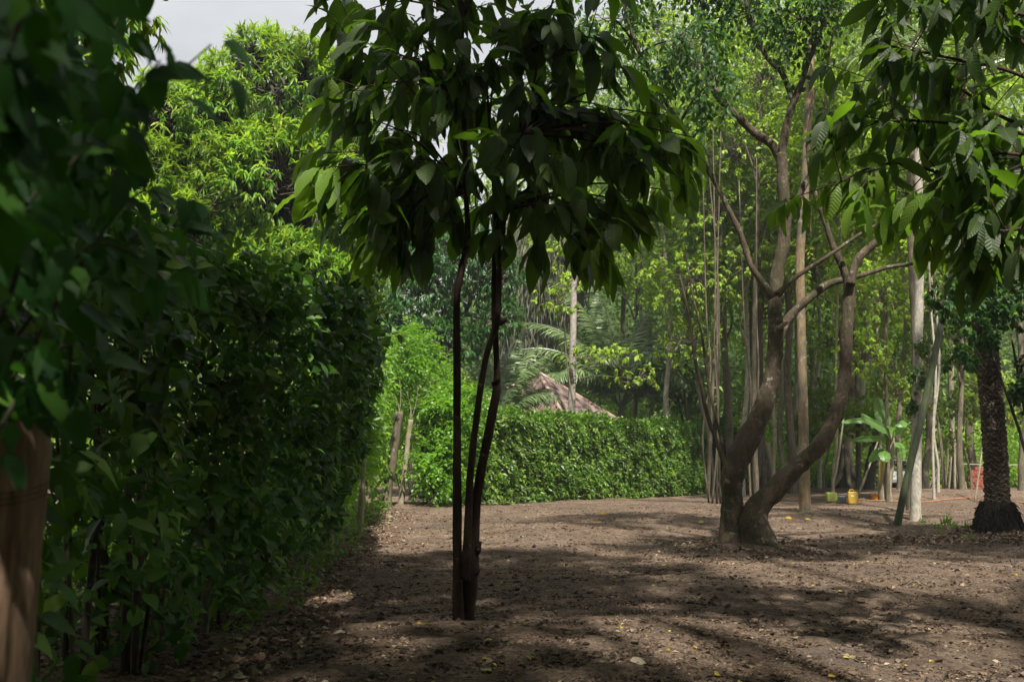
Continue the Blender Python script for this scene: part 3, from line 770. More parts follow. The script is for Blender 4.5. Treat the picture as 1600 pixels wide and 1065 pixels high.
def unseen_woods_behind():
    mb = MB(); n = 14000  # leaf ring out of view, added to block sky light behind the camera
    a = rng.uniform(R(150), R(400), n); rr = rng.uniform(10, 15, n)
    x = rr * np.cos(a); y = rr * np.sin(a) - 1.0; z = 12 * rng.random(n)
    k = (y < -1) | ((x > 11) & (y < 9)); x, y, z = x[k], y[k], z[k]
    rosettes(mb, np.stack([x, y, z], 1), np.tile(np.array([0, 0, .4]), (len(x), 1)), 10, T_OV2, .38, .3, 1.0, .2, .6)
    tag(mb.build("unseen_woods", M_FOREST), "unseen woodland foliage added behind the viewer to block sky light", "woodland", None, 'stuff')
unseen_woods_behind()
# thin far trees against the sky
t = tree("acacia_tree", "pale feathery tree against the sky behind the mango's right shoulder", "tree", PG(585, 62), 12, .3,
         [lobe_px(*l) for l in [(585, 150, 62, 45, 45), (560, 230, 62, 50, 50), (610, 270, 62, 60, 60), (640, 180, 63, 50, 50), (690, 330, 63, 50, 50)]],
         leaf_sprays(520, T_DIAN, .20, 1.2, 3, 10, .2, .2, .0), M_GREY, B_GREY, trunk_top=P(590, 260, 62), twigs=.5)
t = tree("dry_tree", "leafless grey tree draped in dry vines behind the hut", "tree", PG(845, 56), 12, .3,
         [lobe_px(*l) for l in [(850, 430, 56, 60, 90), (820, 500, 56, 40, 60), (880, 380, 56, 50, 70), (830, 380, 56, 45, 50)]],
         leaf_ros(620, 14, T_STR, 1.1, 1.4, .2, .5, 0, -1, .3, .35), M_GREY, B_GREY, trunk_top=P(850, 430, 56), twigs=.5)

# ------------------------------------------------------------------ hut behind the hedge
def hut():
    c = Vector((1.2, 44.0, 0)); f = Vector((1.0, -4.6, 0)); r = Vector((4.0, 0.9, 0))
    t = thing("hut", "hut with rusty red corrugated pyramid roof, mostly hidden behind the clipped hedge", "hut", c)
    ze, za = 3.10, 5.38
    ap = c + Vector((0, 0, za)); cs = [c + v + Vector((0, 0, ze)) for v in (f, r, -f, -r)]
    m, tt, out = newmat("rusty_roof")
    tcn = N(tt, "ShaderNodeTexCoord")
    a = noise(tt, 1.4, 7, .7, tcn.outputs['Object'], .6); b_ = noise(tt, 9, 6, .7, tcn.outputs['Object'])
    col = ramp(tt, [(.3, (.075, .042, .032)), (.5, (.145, .092, .075)), (.7, (.22, .175, .155))], a)
    col = mixc(tt, 1.0, col, ramp(tt, [(.3, (.6, .6, .6)), (.7, (1.2, 1.2, 1.2))], b_), 'MULTIPLY')
    pb = N(tt, "ShaderNodeBsdfPrincipled"); tt.links.new(col, pb.inputs['Base Color']); pb.inputs['Roughness'].default_value = .6; pb.inputs['Metallic'].default_value = .2
    tt.links.new(pb.outputs[0], out.inputs[0])
    for i in range(4):
        p0, p1 = cs[i], cs[(i + 1) % 4]; e = p1 - p0; L = e.length; eu = e / L
        midp = (p0 + p1) / 2; sl = ap - midp; sl_l = sl.length; su = sl / sl_l; nn = eu.cross(su)
        if nn.z < 0: nn = -nn
        nc = 150; V = []; F = []
        for k in range(nc + 1):
            s_ = k / nc; h = 1 - abs(2 * s_ - 1); wv = .075 * math.sin(k / nc * L / .26 * 2 * math.pi)
            for q in (0, .25, .5, .75, 1.0):
                V.append(p0 + e * s_ + sl * h * q + nn * wv)
        for k in range(nc):
            for q in range(4): F.append((k * 5 + q, (k + 1) * 5 + q, (k + 1) * 5 + q + 1, k * 5 + q + 1))
        mb = MB(); mb.polys([tuple(v) for v in V], F); mb.build("roof_panel", m, t)
    for q in cs:
        d = (ap - q); mb = MB()
        mb.tube([q + Vector((0, 0, .03)), ap + Vector((0, 0, .04))], [.09, .09], 8, 3); mb.build("ridge_cap", plain("ridge_metal", (.36, .24, .21), .5, .2, .3, 3), t, smooth=True)
    wm = plain("hut_boards", (.07, .05, .035), .9, 0, .5, 4)
    mb = MB(); k = .82
    w = [c + v * k for v in (f, r, -f, -r)]
    for i in range(4):
        a, b = w[i], w[(i + 1) % 4]; d = (b - a); L = d.length; nb = 26
        for j in range(nb):
            p = a + d * ((j + .5) / nb); mb.box((p.x, p.y, 1.5), (L / nb - .012, .03, 3.1), math.atan2(d.y, d.x))
    mb.build("wall", wm, t)
    for v in (f, r, -f, -r):
        q = c + v * .86; mb = MB(); mb.tube([q + Vector((0, 0, -.2)), q + Vector((0, 0, 3.2))], [.07, .06], 8, 2); mb.build("corner_post", B_DARK, t, smooth=True)
hut()
def pole_trunk():
    b = PG(890, 38.6)
    b.z = 0; tp = P(898, 395, 38.6)
    t = thing("slender_tree", "bare grey trunk with wire wound round it, standing in front of the rusty hut roof", "tree", b)
    mb = MB(); mb.tube([b, b.lerp(tp, .4), b.lerp(tp, .75), tp, tp + Vector((.2, 0, 2.5))], [.17, .15, .135, .12, .08], 12, 6, .06, 2)
    mb.build("trunk", bark("grey_smooth_bark", (.22, .19, .17), (.34, .30, .27), None, .1, .05, 4, .85, .6), t, smooth=True)
    mb = MB()
    for k in range(3):
        q = b.lerp(tp, .46 + k * .012); mb.tube([q + Vector((.16 * math.cos(a), .16 * math.sin(a), .03 * math.sin(a + k))) for a in np.linspace(0, 6.28, 10)], [.008] * 10, 4, 1)
    mb.build("wire_loop", plain("dark_wire", (.03, .03, .03)), t)
    lob = [lobe_px(900, 330, 38.6, 70, 60), lobe_px(860, 380, 38.6, 40, 30), lobe_px(940, 400, 38.6, 50, 35)]
    mb = MB(); leaf_ros(170, 9, T_OV2, .2, .6, .2)(mb, lob); mb.build("crown", M_FOREST_Y, t)
pole_trunk()

# ------------------------------------------------------------------ palms
def frond(name, base, azim, elev, L, droop, parent, leafL=.7, npair=78, roll=0.0, mat=None, w=.045):
    base = Vector(base); h = Vector((math.cos(azim), math.sin(azim), 0))
    pts = []
    for k in range(9):
        s = k / 8
        e = elev - droop * s ** 1.5
        if k == 0: p = base.copy()
        else: p = pts[-1] + (h * math.cos(e) + Vector((0, 0, math.sin(e)))) * L / 8
        pts.append(p)
    mb = MB(); mb.tube(pts, [.05 - .037 * k / 8 for k in range(9)], 5, 2)
    Pn, D, Nn, S = [], [], [], []
    for k in range(npair):
        s = .16 + .84 * k / npair; f = s * 8; i = min(int(f), 7); q = pts[i].lerp(pts[i + 1], f - i); tg = (pts[i + 1] - pts[i]).normalized()
        side = h.cross(Vector((0, 0, 1))).normalized(); up = side.cross(tg)
        side = side * math.cos(roll) + up * math.sin(roll)
        for sg in (-1, 1):
            d = tg * .65 + side * sg + Vector((0, 0, -.35)) + Vector(rng.normal(size=3)) * .1
            Pn.append(q); D.append(d); Nn.append(up + Vector(rng.normal(size=3)) * .2); S.append(leafL * math.sin(math.pi * min(.97, .15 + .8 * s)) ** .6 * rng.uniform(.8, 1.1))
    T = leaf_t(3, w, .35, .35)
    mb.leaves(T, np.array(Pn), np.array(D), np.array(Nn), np.array(S), .35, .1)
    return mb.build(name, mat or M_PALM, parent)
def coconut(label, px, Y, ztop, specs, tr=.16, leafL=.75, group="young palms behind the clipped hedge"):
    b = PG(px, Y); t = thing("coconut_palm", label, "palm", b, group)
    mb = MB(); mb.tube([b - Vector((0, 0, .2)), b + Vector((0, 0, ztop * .5)), Vector((b.x, b.y, ztop))], [tr * 1.4, tr, tr], 10, 8, .15, 6); mb.build("trunk", B_BROWN, t, smooth=True)
    for az, el, L, dr in specs: frond("frond", (b.x, b.y, ztop), R(az), R(el), L, R(dr), t, leafL)
coconut("large young palm with arching grey green fronds right of the rusty hut roof", 972, 46.6, 3.9,
        [(172, 72, 7.6, 75), (160, 82, 7.8, 45), (180, 62, 6.8, 80), (120, 86, 7.6, 35), (60, 80, 7.0, 60), (20, 70, 6.2, 85), (-15, 60, 5.6, 100), (-50, 58, 5.0, 100), (215, 58, 5.2, 95), (250, 68, 5.0, 90),
         (150, 74, 7.2, 70), (-5, 80, 7.0, 65), (300, 68, 5.2, 85), (5, 46, 5.2, 75), (40, 84, 7.6, 50), (195, 50, 5.4, 80), (90, 76, 6.4, 60), (-28, 74, 6.4, 80)], .18, 1.05)
coconut("green palm with upright fronds behind the hedge, left of the hut roof", 772, 37.5, 2.4,
        [(60, 82, 4.4, 35), (18, 76, 3.9, 55), (40, 80, 4.6, 50), (12, 62, 3.3, 75), (-8, 68, 3.2, 80), (30, 66, 3.6, 70), (100, 82, 4.0, 40), (150, 65, 3.8, 70), (190, 60, 3.4, 80), (230, 65, 3.0, 80), (-10, 76, 4.0, 45)])

def scaly_palm():
    b = G(1560, 828); Y = b.y
    t = thing("scaly_palm", "stout palm with rough scaly trunk and black root mound at the right", "palm", b)
    n = 48; V = []; F = []; A = []
    rows = 560; Ht = 9.5
    for i in range(rows):
        z = i / (rows - 1) * Ht
        r = .205 + .03 * math.exp(-z / .9)
        sw = .10 * math.sin(z * .55) - .03 * z
        for j in range(n):
            a = 2 * math.pi * j / n
            ph = z / .115 + 2.2 * mnoise.noise(Vector((math.cos(a) * 1.3 + 7, math.sin(a) * 1.3, z * .6))) + 1.3 * mnoise.noise(Vector((math.cos(a) * 3, math.sin(a) * 3, z * 1.5)))
            saw = ph - math.floor(ph)
            saw = max(0, min(1, saw + .35 * mnoise.noise(Vector((math.cos(a) * 5, math.sin(a) * 5, z * 9))))); rr = r * (1 + .20 * (saw ** 2.2) + .07 * mnoise.noise(Vector((math.cos(a) * 4, math.sin(a) * 4, z * 7))))
            V.append((b.x + sw + rr * math.cos(a), b.y + rr * math.sin(a), b.z + z)); A.append((j / n, z, saw))
    for i in range(rows - 1):
        for j in range(n): F.append((i * n + j, i * n + (j + 1) % n, (i + 1) * n + (j + 1) % n, (i + 1) * n + j))
    mb = MB(); mb.polys(V, F, A); mb.build("trunk", palm_bark(), t)
    # dark root mass
    mb = MB(); V = []; F = []
    m = 12; n = 40
    for i in range(m):
        z = i / (m - 1) * .62; r = .46 - .20 * (i / (m - 1)) ** 1.3
        for j in range(n):
            a = 2 * math.pi * j / n
            rr = r * (1 + .10 * mnoise.noise(Vector((math.cos(a) * 3, math.sin(a) * 3, z * 3))) + .10 * math.sin(a * 9 + z * 3))
            V.append((b.x + rr * math.cos(a), b.y + rr * math.sin(a), b.z - .06 + z))
    for i in range(m - 1):
        for j in range(n): F.append((i * n + j, i * n + (j + 1) % n, (i + 1) * n + (j + 1) % n, (i + 1) * n + j))
    mb.polys(V, F)
    k = 1500; a = rng.random(k) * 6.28; z = rng.random(k) * .6; r = .45 - .18 * (z / .6) ** 1.3
    p = np.stack([b.x + r * np.cos(a), b.y + r * np.sin(a), b.z + z], 1)
    D = np.stack([np.cos(a) * .7, np.sin(a) * .7, -np.ones(k)], 1) + randn3(k) * .3
    mb.leaves(diamond(.12), p, D, np.stack([np.cos(a), np.sin(a), a * 0 + .3], 1), .10 + .1 * rng.random(k), .3)
    mb.build("root_mass", B_ROOT, t)
    for k in range(16):
        frond("frond", (b.x - .25, b.y, b.z + Ht - .1), k * 2.4, R(70 - k * 3), 3.8, R(80), t, .6, 40)
    return b
PB = scaly_palm()
# dark leafy climber round the palm's upper trunk
def climber():
    b = PB + Vector((.55, -.9, 0))
    t = thing("climbing_shrub", "dark small-leaved shrub bunched in front of the scaly palm's upper trunk", "shrub", b)
    mb = MB(); tp = P(1560, 520, b.y)
    for dx in (-.08, .1):
        mb.tube([b + Vector((dx, 0, -.1)), b.lerp(tp, .5) + Vector((.1 + dx, .2, 0)), tp + Vector((dx * 3, .1, 0))], [.035, .03, .02], 6, 4)
    mb.build("stem", B_DARK, t, smooth=True)
    mb = MB()
    lob = [lobe_px(*l) for l in [(1525, 520, b.y, 36, 45), (1585, 480, b.y, 50, 50), (1500, 470, b.y + .3, 50, 36), (1610, 420, b.y, 50, 50), (1500, 560, b.y, 26, 26), (1625, 600, b.y, 40, 60), (1550, 430, b.y + .4, 60, 40), (1600, 610, b.y, 22, 26)]]
    leaf_ros(760, 10, T_OV2, .12, .7, .3)(mb, lob); mb.build("foliage", M_SMALL, t)
climber()

# ------------------------------------------------------------------ the trimmed hedge
def hedge():
    a = Vector((-2.6, 28.5, 0)); b = Vector((8.35, 44.5, 0))
    d = (b - a); L = d.length; u = d / L; nrm = Vector((u.y, -u.x, 0))      # nrm faces the clearing
    t = thing("hedge", "clipped green hedge wall running behind the clearing in front of the hut", "hedge", (a + b) / 2)
    def top(s): return 2.86 - .14 * s + .07 * math.sin(s * 17) + .05 * math.sin(s * 41) + .04 * math.sin(s * 97)
    mb = MB()
    Pn, D, Nn, Rn = [], [], [], []
    n = 62000
    for k in range(n):
        s = rng.random(); H = top(s); f = rng.random()
        if f < .76:
            z = rng.random() ** .9 * H; off = .6 - abs(rng.normal()) * .10; out = nrm
            off += .14 * mnoise.noise(Vector((s * 14, z * .9, 0))) + .16 * mnoise.noise(Vector((s * 42, z * 2.4, 3))) + .08 * mnoise.noise(Vector((s * 110, z * 6, 3)))
        elif f < .93:
            z = H - abs(rng.normal()) * .10 + .07 * mnoise.noise(Vector((s * 30, 5, rng.random() * .5))); off = rng.uniform(-.6, .6); out = Vector((0, 0, 1))
        else:
            z = rng.random() * H; s = 1.0 + rng.normal() * .006; off = rng.uniform(-.6, .6); out = u
        if z < .7 and rng.random() < .62 - .75 * z + .4 * mnoise.noise(Vector((s * 25, 1, 1))): continue
        p = a + u * (s * L) + nrm * off
        Pn.append((p.x, p.y, z + g1(p.x, p.y) * .6)); D.append((out.x * .5, out.y * .5, out.z * .5)); Nn.append((out.x, out.y, out.z))
    Pn = np.array(Pn); D = np.array(D); Nn = np.array(Nn); k = len(Pn)
    mb.leaves(T_DIA, Pn, D + randn3(k) * .55 + np.array([0, 0, -.25]), Nn + randn3(k) * .45 + np.array([0, 0, .5]), .11 + .11 * rng.random(k), .3)
    # shoots on top
    k = 2200; s = rng.random(k); off = rng.uniform(-.55, .6, k)
    C = np.array([tuple(a + u * (s[i] * L) + nrm * off[i] + Vector((0, 0, top(s[i]) + rng.random() ** 3 * .32))) for i in range(k)])
    rosettes(mb, C, np.tile([0, 0, 1.], (k, 1)), 7, T_DIA, .15, -.2, .8)
    mb.build("foliage", M_HEDGE_T, t)
    # dense inner twigs keep light out
    mb = MB()
    for k in range(75):
        s = rng.random(); p = a + u * (s * L) + nrm * rng.uniform(-.25, .35); z0 = g1(p.x, p.y)
        mb.tube([p + Vector((0, 0, z0 - .1)), p + Vector((rng.normal() * .1, rng.normal() * .1, 1.4)), p + Vector((rng.normal() * .25, rng.normal() * .2, top(s) - .25))], [.03, .025, .01], 5, 3)
    k = 15000; s = rng.random(k); off = rng.uniform(-.45, .35, k)
    C = np.array([tuple(a + u * (s[i] * L) + nrm * off[i] + Vector((0, 0, .3 + rng.random() * (top(s[i]) - .5)))) for i in range(k)])
    mb.leaves(T_DIA, C, randn3(k), randn3(k), .2, .2)
    o = mb.build("branchwork", B_DARK, t)
    for px, py, w, h in ((788, 783, 7, 1.3), (893, 770, 5, .9), (983, 768, 4, 1.6), (728, 782, 6, .9), (760, 784, 4, 1.0), (825, 779, 4, .8), (858, 776, 3, 1.2), (925, 772, 4, .8), (955, 770, 3, 1.3), (1008, 766, 4, .9), (1035, 764, 3, 1.2), (1060, 763, 5, .8)):
        g = G(px, py); g = g + nrm * 0 + Vector((0, .1, 0))
        mb = MB(); mb.tube([g - Vector((0, 0, .1)), g + Vector((.05, 0, h * .5)), g + Vector((.02, .35, h))], [w / 1500 * g.y * .6, w / 1500 * g.y * .5, w / 1500 * g.y * .35], 8, 3, .2, 5)
        mb.build("stem", B_LIGHT, t, smooth=True)
hedge()
def hedge2():
    b = PG(1118, 50)
    t = thing("hedge", "darker second hedge piece just beyond the clipped hedge's far corner", "hedge", b)
    mb = MB(); k = 9000
    C = np.stack([b.x + rng.uniform(-1.8, 1.3, k), b.y + rng.uniform(-.5, .5, k) , rng.random(k) * 2.9], 1)
    mb.leaves(T_DIA, C, randn3(k) * .6 + np.array([0, -.4, -.2]), randn3(k) * .5 + np.array([0, -.8, .5]), .20, .3)
    mb.build("foliage", M_HEDGE_D, t)
    for dx in (-1.2, -.3, .6):
        mb = MB(); mb.tube([b + Vector((dx, -.4, -.1)), b + Vector((dx + .1, -.3, 2.6))], [.07, .04], 7, 3, .2); mb.build("stem", B_LIGHT, t, smooth=True)
hedge2()

# ------------------------------------------------------------------ dark untrimmed shrub row at left
def xface(y):   # clearing-side edge of the row
    return np.interp(y, [0, 3, 6.4, 9, 12, 16, 20, 27], [-1.15, -1.55, -2.2, -2.35, -2.6, -2.95, -3.25, -3.6])
def shrub(label, y0, y1, h0, h1, nleaf, T, L, mat, gap=.0, top_over=.35, nst=9, stem_r=.03, group="leafy shrubs of the dark row at the left", dens_lo=.8, wdt=1.15):
    yc = (y0 + y1) / 2; xc = float(xface(yc)) - .8
    t = thing("leafy_shrub", label, "shrub", (xc, yc, g1(xc, yc)), group)
    mb = MB()
    n = nleaf; y = rng.uniform(y0 - .15, y1 + .15, n); H = np.interp(y, [y0, y1], [h0, h1]) * (1 + .06 * np.sin(y * 3.1) + .04 * np.sin(y * 7.7))
    f = rng.random(n)
    z = rng.random(n) ** .85 * H
    depth = rng.random(n) ** 1.6 * wdt
    bul = np.array([mnoise.noise(Vector((0, yy * .8, zz * .8))) for yy, zz in zip(y, z)])
    bul2 = np.array([mnoise.noise(Vector((7, yy * 2.3, zz * 2.3))) for yy, zz in zip(y, z)])
    nf = np.clip((y - 2) / 8, .12, 1)
    x = xface(y) + top_over * nf * (z / H) ** 1.5 - depth + (.45 * bul + .22 * bul2) * nf - .25 * np.clip(1 - z, 0, 1)
    tp = f < .16
    z = np.where(tp, H - rng.random(n) ** 2 * .35 + .2 * bul * nf, z)
    x = np.where(tp, xface(y) + top_over * nf - rng.random(n) * wdt, x)
    bul3 = np.array([mnoise.noise(Vector((3, yy * 4.5, zz * 4.5))) for yy, zz in zip(y, z)])
    thin = np.where((y < 6.6) & (z < 1.45), .42, np.where(y < 6.6, .8, 1.0))
    keep = (rng.random(n) < thin) & (z > .05) & ((bul2 + .6 * bul + .5 * bul3 > -.30 + gap) | (tp & (bul3 > -.25))) & (rng.random(n) < np.where(z < .9, dens_lo, 1)) & ((y > 9.5) | (z > 1.5) | (bul2 + .5 * bul > -.10))
    x, y, z = x[keep], y[keep], z[keep]; n = len(x)
    Pp = np.stack([x, y, z + gz(x, y)], 1)
    D = np.array([.65, -.20, -.38]) + randn3(n) * .75
    Nn = np.array([.50, -.25, .8]) + randn3(n) * .5
    mb.leaves(T, Pp, D, Nn, L * (.40 + 1.0 * rng.random(n) ** 1.3), .30, .18)
    # arching shoots along the top and the clearing side
    ns = int((y1 - y0) * 9)
    for k in range(ns):
        ys = rng.uniform(y0, y1); hh = float(np.interp(ys, [y0, y1], [h0, h1])); nf_ = min(1, max(.1, (ys - 2) / 8))
        tops = rng.random() < .6; zz = hh - .15 if tops else hh * rng.uniform(.35, .95)
        a = Vector((float(xface(ys)) + (top_over * nf_ * (zz / hh) ** 1.5) - (rng.uniform(.1, wdt) if tops else .1), ys, zz + g1(float(xface(ys)), ys)))
        ln = rng.uniform(.25, .6) * (.6 + .4 * nf_); out = Vector((rng.uniform(.0, .9), rng.normal() * .5, rng.uniform(.5, 1.2) if tops else rng.uniform(-.2, .6))).normalized()
        pts = [a, a + out * ln * .5, a + out * ln + Vector((.05, 0, -.10 * ln))]
        mb2 = mb; m_ = 9
        C = np.array([tuple(pts[0].lerp(pts[1], q * 2) if q < .5 else pts[1].lerp(pts[2], q * 2 - 1)) for q in np.linspace(.1, 1, m_)])
        dd = np.array(tuple(out)) * .6 + randn3(m_) * .55 + np.array([0, 0, -.35])
        mb.leaves(T, C, dd, randn3(m_) * .4 + np.array([.2, -.3, .9]), L * (.45 + .6 * rng.random(m_)), .3, .15, np.full(m_, .55 + .4 * rng.random()))
    mb.build("foliage", mat, t, smooth=(T is T_OV or T is T_NEAR))
    for k in range(nst):
        ys = rng.uniform(y0, y1); xs = float(xface(ys)) - rng.uniform(.25, 1.1); z0 = g1(xs, ys)
        H = np.interp(ys, [y0, y1], [h0, h1]) * rng.uniform(.75, .95)
        mb = MB(); r = stem_r * rng.uniform(.5, 1.5)
        p = Vector((xs, ys, z0 - .1)); ln = Vector((rng.normal() * .12 - .05, rng.normal() * .2, 0))
        mb.tube([p, p + ln * .3 + Vector((0, 0, H * .3)), p + ln * .9 + Vector((0, 0, H * .65)), p + ln * 1.6 + Vector((0, 0, H))], [r, r * .85, r * .6, r * .3], 7, 4, .15, 6)
        for j in range(7):
            a = p + ln * .9 + Vector((0, 0, H * rng.uniform(.25, .9)))
            limb(mb, a, a + Vector((rng.uniform(-.4, .2), rng.normal() * .35, rng.uniform(.1, .5))), r * .4, .004, .02, .1, 4, 2)
        mb.build("stem", B_BROWN if k % 3 == 0 or y0 > 12 else B_DARK, t, smooth=True)
    return t
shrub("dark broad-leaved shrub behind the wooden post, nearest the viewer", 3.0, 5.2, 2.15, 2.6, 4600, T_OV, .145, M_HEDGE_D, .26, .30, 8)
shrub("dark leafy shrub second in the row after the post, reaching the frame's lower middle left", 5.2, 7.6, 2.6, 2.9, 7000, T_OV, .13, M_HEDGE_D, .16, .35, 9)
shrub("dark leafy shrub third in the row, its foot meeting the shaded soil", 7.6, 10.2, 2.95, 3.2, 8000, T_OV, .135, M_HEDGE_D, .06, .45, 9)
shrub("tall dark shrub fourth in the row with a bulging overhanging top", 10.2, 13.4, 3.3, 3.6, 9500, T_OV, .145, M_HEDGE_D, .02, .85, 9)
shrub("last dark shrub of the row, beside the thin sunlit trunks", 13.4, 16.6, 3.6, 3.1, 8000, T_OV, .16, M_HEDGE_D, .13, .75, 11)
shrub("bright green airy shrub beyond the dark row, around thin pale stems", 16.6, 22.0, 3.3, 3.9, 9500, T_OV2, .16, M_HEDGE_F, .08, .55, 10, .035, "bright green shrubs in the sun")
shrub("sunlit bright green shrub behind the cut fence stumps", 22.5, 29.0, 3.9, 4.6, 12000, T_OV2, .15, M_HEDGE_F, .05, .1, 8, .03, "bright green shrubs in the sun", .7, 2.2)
def bright_bush():
    b = PG(672, 31.5)
    t = thing("leafy_shrub", "glowing yellow green bush between the ivy covered stump and the clipped hedge", "shrub", b, "bright green shrubs in the sun")
    lob = [lobe_px(*l) for l in [(672, 600, 31.5, 45, 50), (655, 660, 33, 40, 50), (705, 655, 28.2, 42, 42), (690, 725, 28.0, 45, 45), (735, 700, 28.6, 26, 55), (720, 620, 29, 45, 24), (610, 560, 30, 45, 50), (640, 540, 31, 35, 35), (600, 620, 30, 40, 50)]]
    mb = MB(); leaf_sprays(900, T_OV2, .13, .5, 3, 7, .4, .4, .0)(mb, lob); mb.build("foliage", M_HEDGE_F, t)
    for k in range(6):
        p = b + Vector((rng.uniform(-1.2, 1.2), rng.uniform(-.4, .4), -.1)); mb = MB()
        mb.tube([p, p + Vector((rng.normal() * .2, 0, 1.4)), p + Vector((rng.normal() * .5, 0, 3.2))], [.03, .025, .01], 6, 3); mb.build("stem", B_LIGHT, t, smooth=True)
bright_bush()

# stumps and thin trunks by the left row
def stump(label, bx, by, tx, ty, w, bk, grp="cut trunks between the shrubs at the left", ivy=False, Y=None, twigs=2):
    g = G(bx, by) if Y is None else PG(bx, Y)
    tp = P(tx, ty, g.y); r = w / 1500 * g.y / 2
    t = thing("cut_trunk", label, "stump", g, grp)
    mb = MB(); m1 = g.lerp(tp, .35) + Vector((rng.normal() * r * .4, 0, 0)); m2 = g.lerp(tp, .7) + Vector((rng.normal() * r * .4, 0, 0))
    mb.tube([g - Vector((0, 0, .15)), g + Vector((0, 0, .1)), m1, m2, tp], [r * 1.3, r * 1.1, r * .95, r * .95, r * .85], 12, 6, .3, 5)
    mb.build("trunk", bk, t, smooth=True)
    for k in range(twigs):
        mb = MB(); e = tp + Vector((rng.uniform(-.25, .25), rng.uniform(-.2, .2), rng.uniform(.5, 1.1)))
        mb.tube([tp - Vector((0, 0, .05)), tp.lerp(e, .5) + Vector((.04, 0, 0)), e], [.012, .01, .006], 5, 3); mb.build("shoot", B_LIGHT, t, smooth=True)
    if ivy:
        mb = MB(); k = 900; s = rng.random(k) ** .6; a = rng.random(k) * 6.28
        C = np.array([tuple(g.lerp(tp, s[i]) + Vector((math.cos(a[i]) * r * 1.15, math.sin(a[i]) * r * 1.15, 0))) for i in range(k)])
        O = np.stack([np.cos(a), np.sin(a), a * 0], 1)
        mb.leaves(T_OV2, C, O * .5 + randn3(k) * .4 + np.array([0, 0, -.5]), O + randn3(k) * .3, .10 * (.6 + .8 * rng.random(k)), .3); mb.build("ivy", M_SMALL, t)
stump("reddish cut trunk with rough bark, left of the pair by the dirt mound", 603, 792, 624, 643, 15, B_BROWN)
stump("thin straight cut trunk with bare shoots, right next to the reddish one", 627, 787, 642, 655, 9, B_LIGHT, twigs=3)
stump("thick leaning dark trunk stump covered in small ivy leaves", 652, 781, 668, 643, 24, B_DARK, ivy=True)
stump("thin light trunk standing clear at the end of the dark shrub row", 562, 832, 567, 690, 10, B_LIGHT)
stump("short pale leaning stem at the hedge foot seen through the cacao stems", 697, 780, 706, 735, 7, B_LIGHT, twigs=0)
stump("thin light trunk half hidden in leaves left of the clear one", 517, 862, 512, 760, 9, B_LIGHT, twigs=0)

# ------------------------------------------------------------------ wooden post (foreground, left)
def post():
    b = Vector((P(-8, 1065, 2.15).x, 2.15, 0)); tp = P(14, 612, 2.15)
    b = tp + (P(-24, 1065, 2.15) - tp) * 2.5; b.z = g1(b.x, b.y)
    t = thing("wooden_post", "weathered reddish wooden post with sawn top, leaning at the lower left edge", "post", b)
    mb = MB(); r = .093
    pts = [b - Vector((0, 0, .3)), b + Vector((0, 0, .1)), b.lerp(tp, .45), b.lerp(tp, .8), tp - Vector((0, 0, .012)), tp]
    mb.tube(pts, [r * .95, r * .95, r * .92, r * 1.0, r * 1.02, r * .97], 40, 14, .05, 9)
    mb.build("shaft", B_POST, t, smooth=True)
    mb = MB()
    for k in range(3):
        q = b.lerp(tp, .86) + Vector((0, 0, k * .012)); mb.tube([q + Vector((r * 1.03 * math.cos(a), r * 1.03 * math.sin(a), .02 * math.sin(a))) for a in np.linspace(0, 6.28, 24)], [.0012] * 24, 4, 1)
    mb.build("tie_wire", plain("rusty_wire", (.05, .035, .03), .7, .5), t)
post()

# near branches of the foreground shrub, out of focus
def near_shrub():
    b = Vector((-1.55, 1.9, g1(-1.55, 1.9)))
    t = thing("leafy_shrub", "out of focus shrub with big heart-shaped leaves filling the upper left corner", "shrub", b, "leafy shrubs of the dark row at the left")
    spine = [((-30, 560), (60, 330), (160, 200), (250, 95), 1.7), ((-60, 700), (20, 430), (120, 260), (330, 70), 1.9),
             ((-80, 500), (0, 250), (60, 100), (150, -60), 1.5), ((-60, 640), (60, 480), (150, 380), (255, 430), 1.6), ((-60, 300), (0, 120), (40, 0), (60, -120), 1.4),
             ((-60, 760), (40, 600), (110, 540), (90, 660), 1.8), ((0, 620), (120, 420), (220, 300), (300, 330), 2.3), ((-20, 420), (90, 200), (170, 60), (220, -60), 2.4), ((-80, 420), (30, 330), (110, 250), (190, 260), 2.0)]
    root = b + Vector((0, 0, .9)); lf = MB()
    for sp in spine:
        Y = sp[4]; pts = [P(x, y, Y + .15 * rng.normal()) for x, y in sp[:4]]
        mb = MB(); mb.tube([b + Vector((rng.normal() * .05, rng.normal() * .05, 0)), root.lerp(pts[0], .5), pts[0]] + pts[1:], [.012, .007, .005, .004, .003, .002], 6, 5); mb.build("stem", B_DARK, t, smooth=True)
        C = []
        for i in range(3):
            for s in np.linspace(0, 1, 9): C.append(tuple(pts[i].lerp(pts[i + 1], s)))
        C += [tuple(pts[3])] * 3
        C = np.array(C); n = len(C)
        D = np.array([.45, -.25, -.75]) + randn3(n) * .5
        Nn = np.array([.5, -.55, .6]) + randn3(n) * .4
        lf.leaves(T_NEAR, C + randn3(n) * .03, D, Nn, .088 * (.7 + .6 * rng.random(n)), .25, .12)
    # fill mass toward the corner
    n = 800
    px = -60 + 300 * rng.random(n) ** 1.6; py = 510 * rng.random(n) - 60; ok = (px < 170 - .12 * py + 25 * rng.normal(size=n)); px, py = px[ok], py[ok]
    C = np.array([tuple(P(a, c, d)) for a, c, d in zip(px, py, rng.uniform(1.8, 3.0, len(px)))]); n = len(C)
    lf.leaves(T_NEAR, C, np.array([.5, -.2, -.7]) + randn3(n) * .5, np.array([.5, -.5, .6]) + randn3(n) * .4, .095 * (.6 + .7 * rng.random(n)), .25, .12)
    lf.build("foliage", M_NEAR, t, smooth=True)
near_shrub()

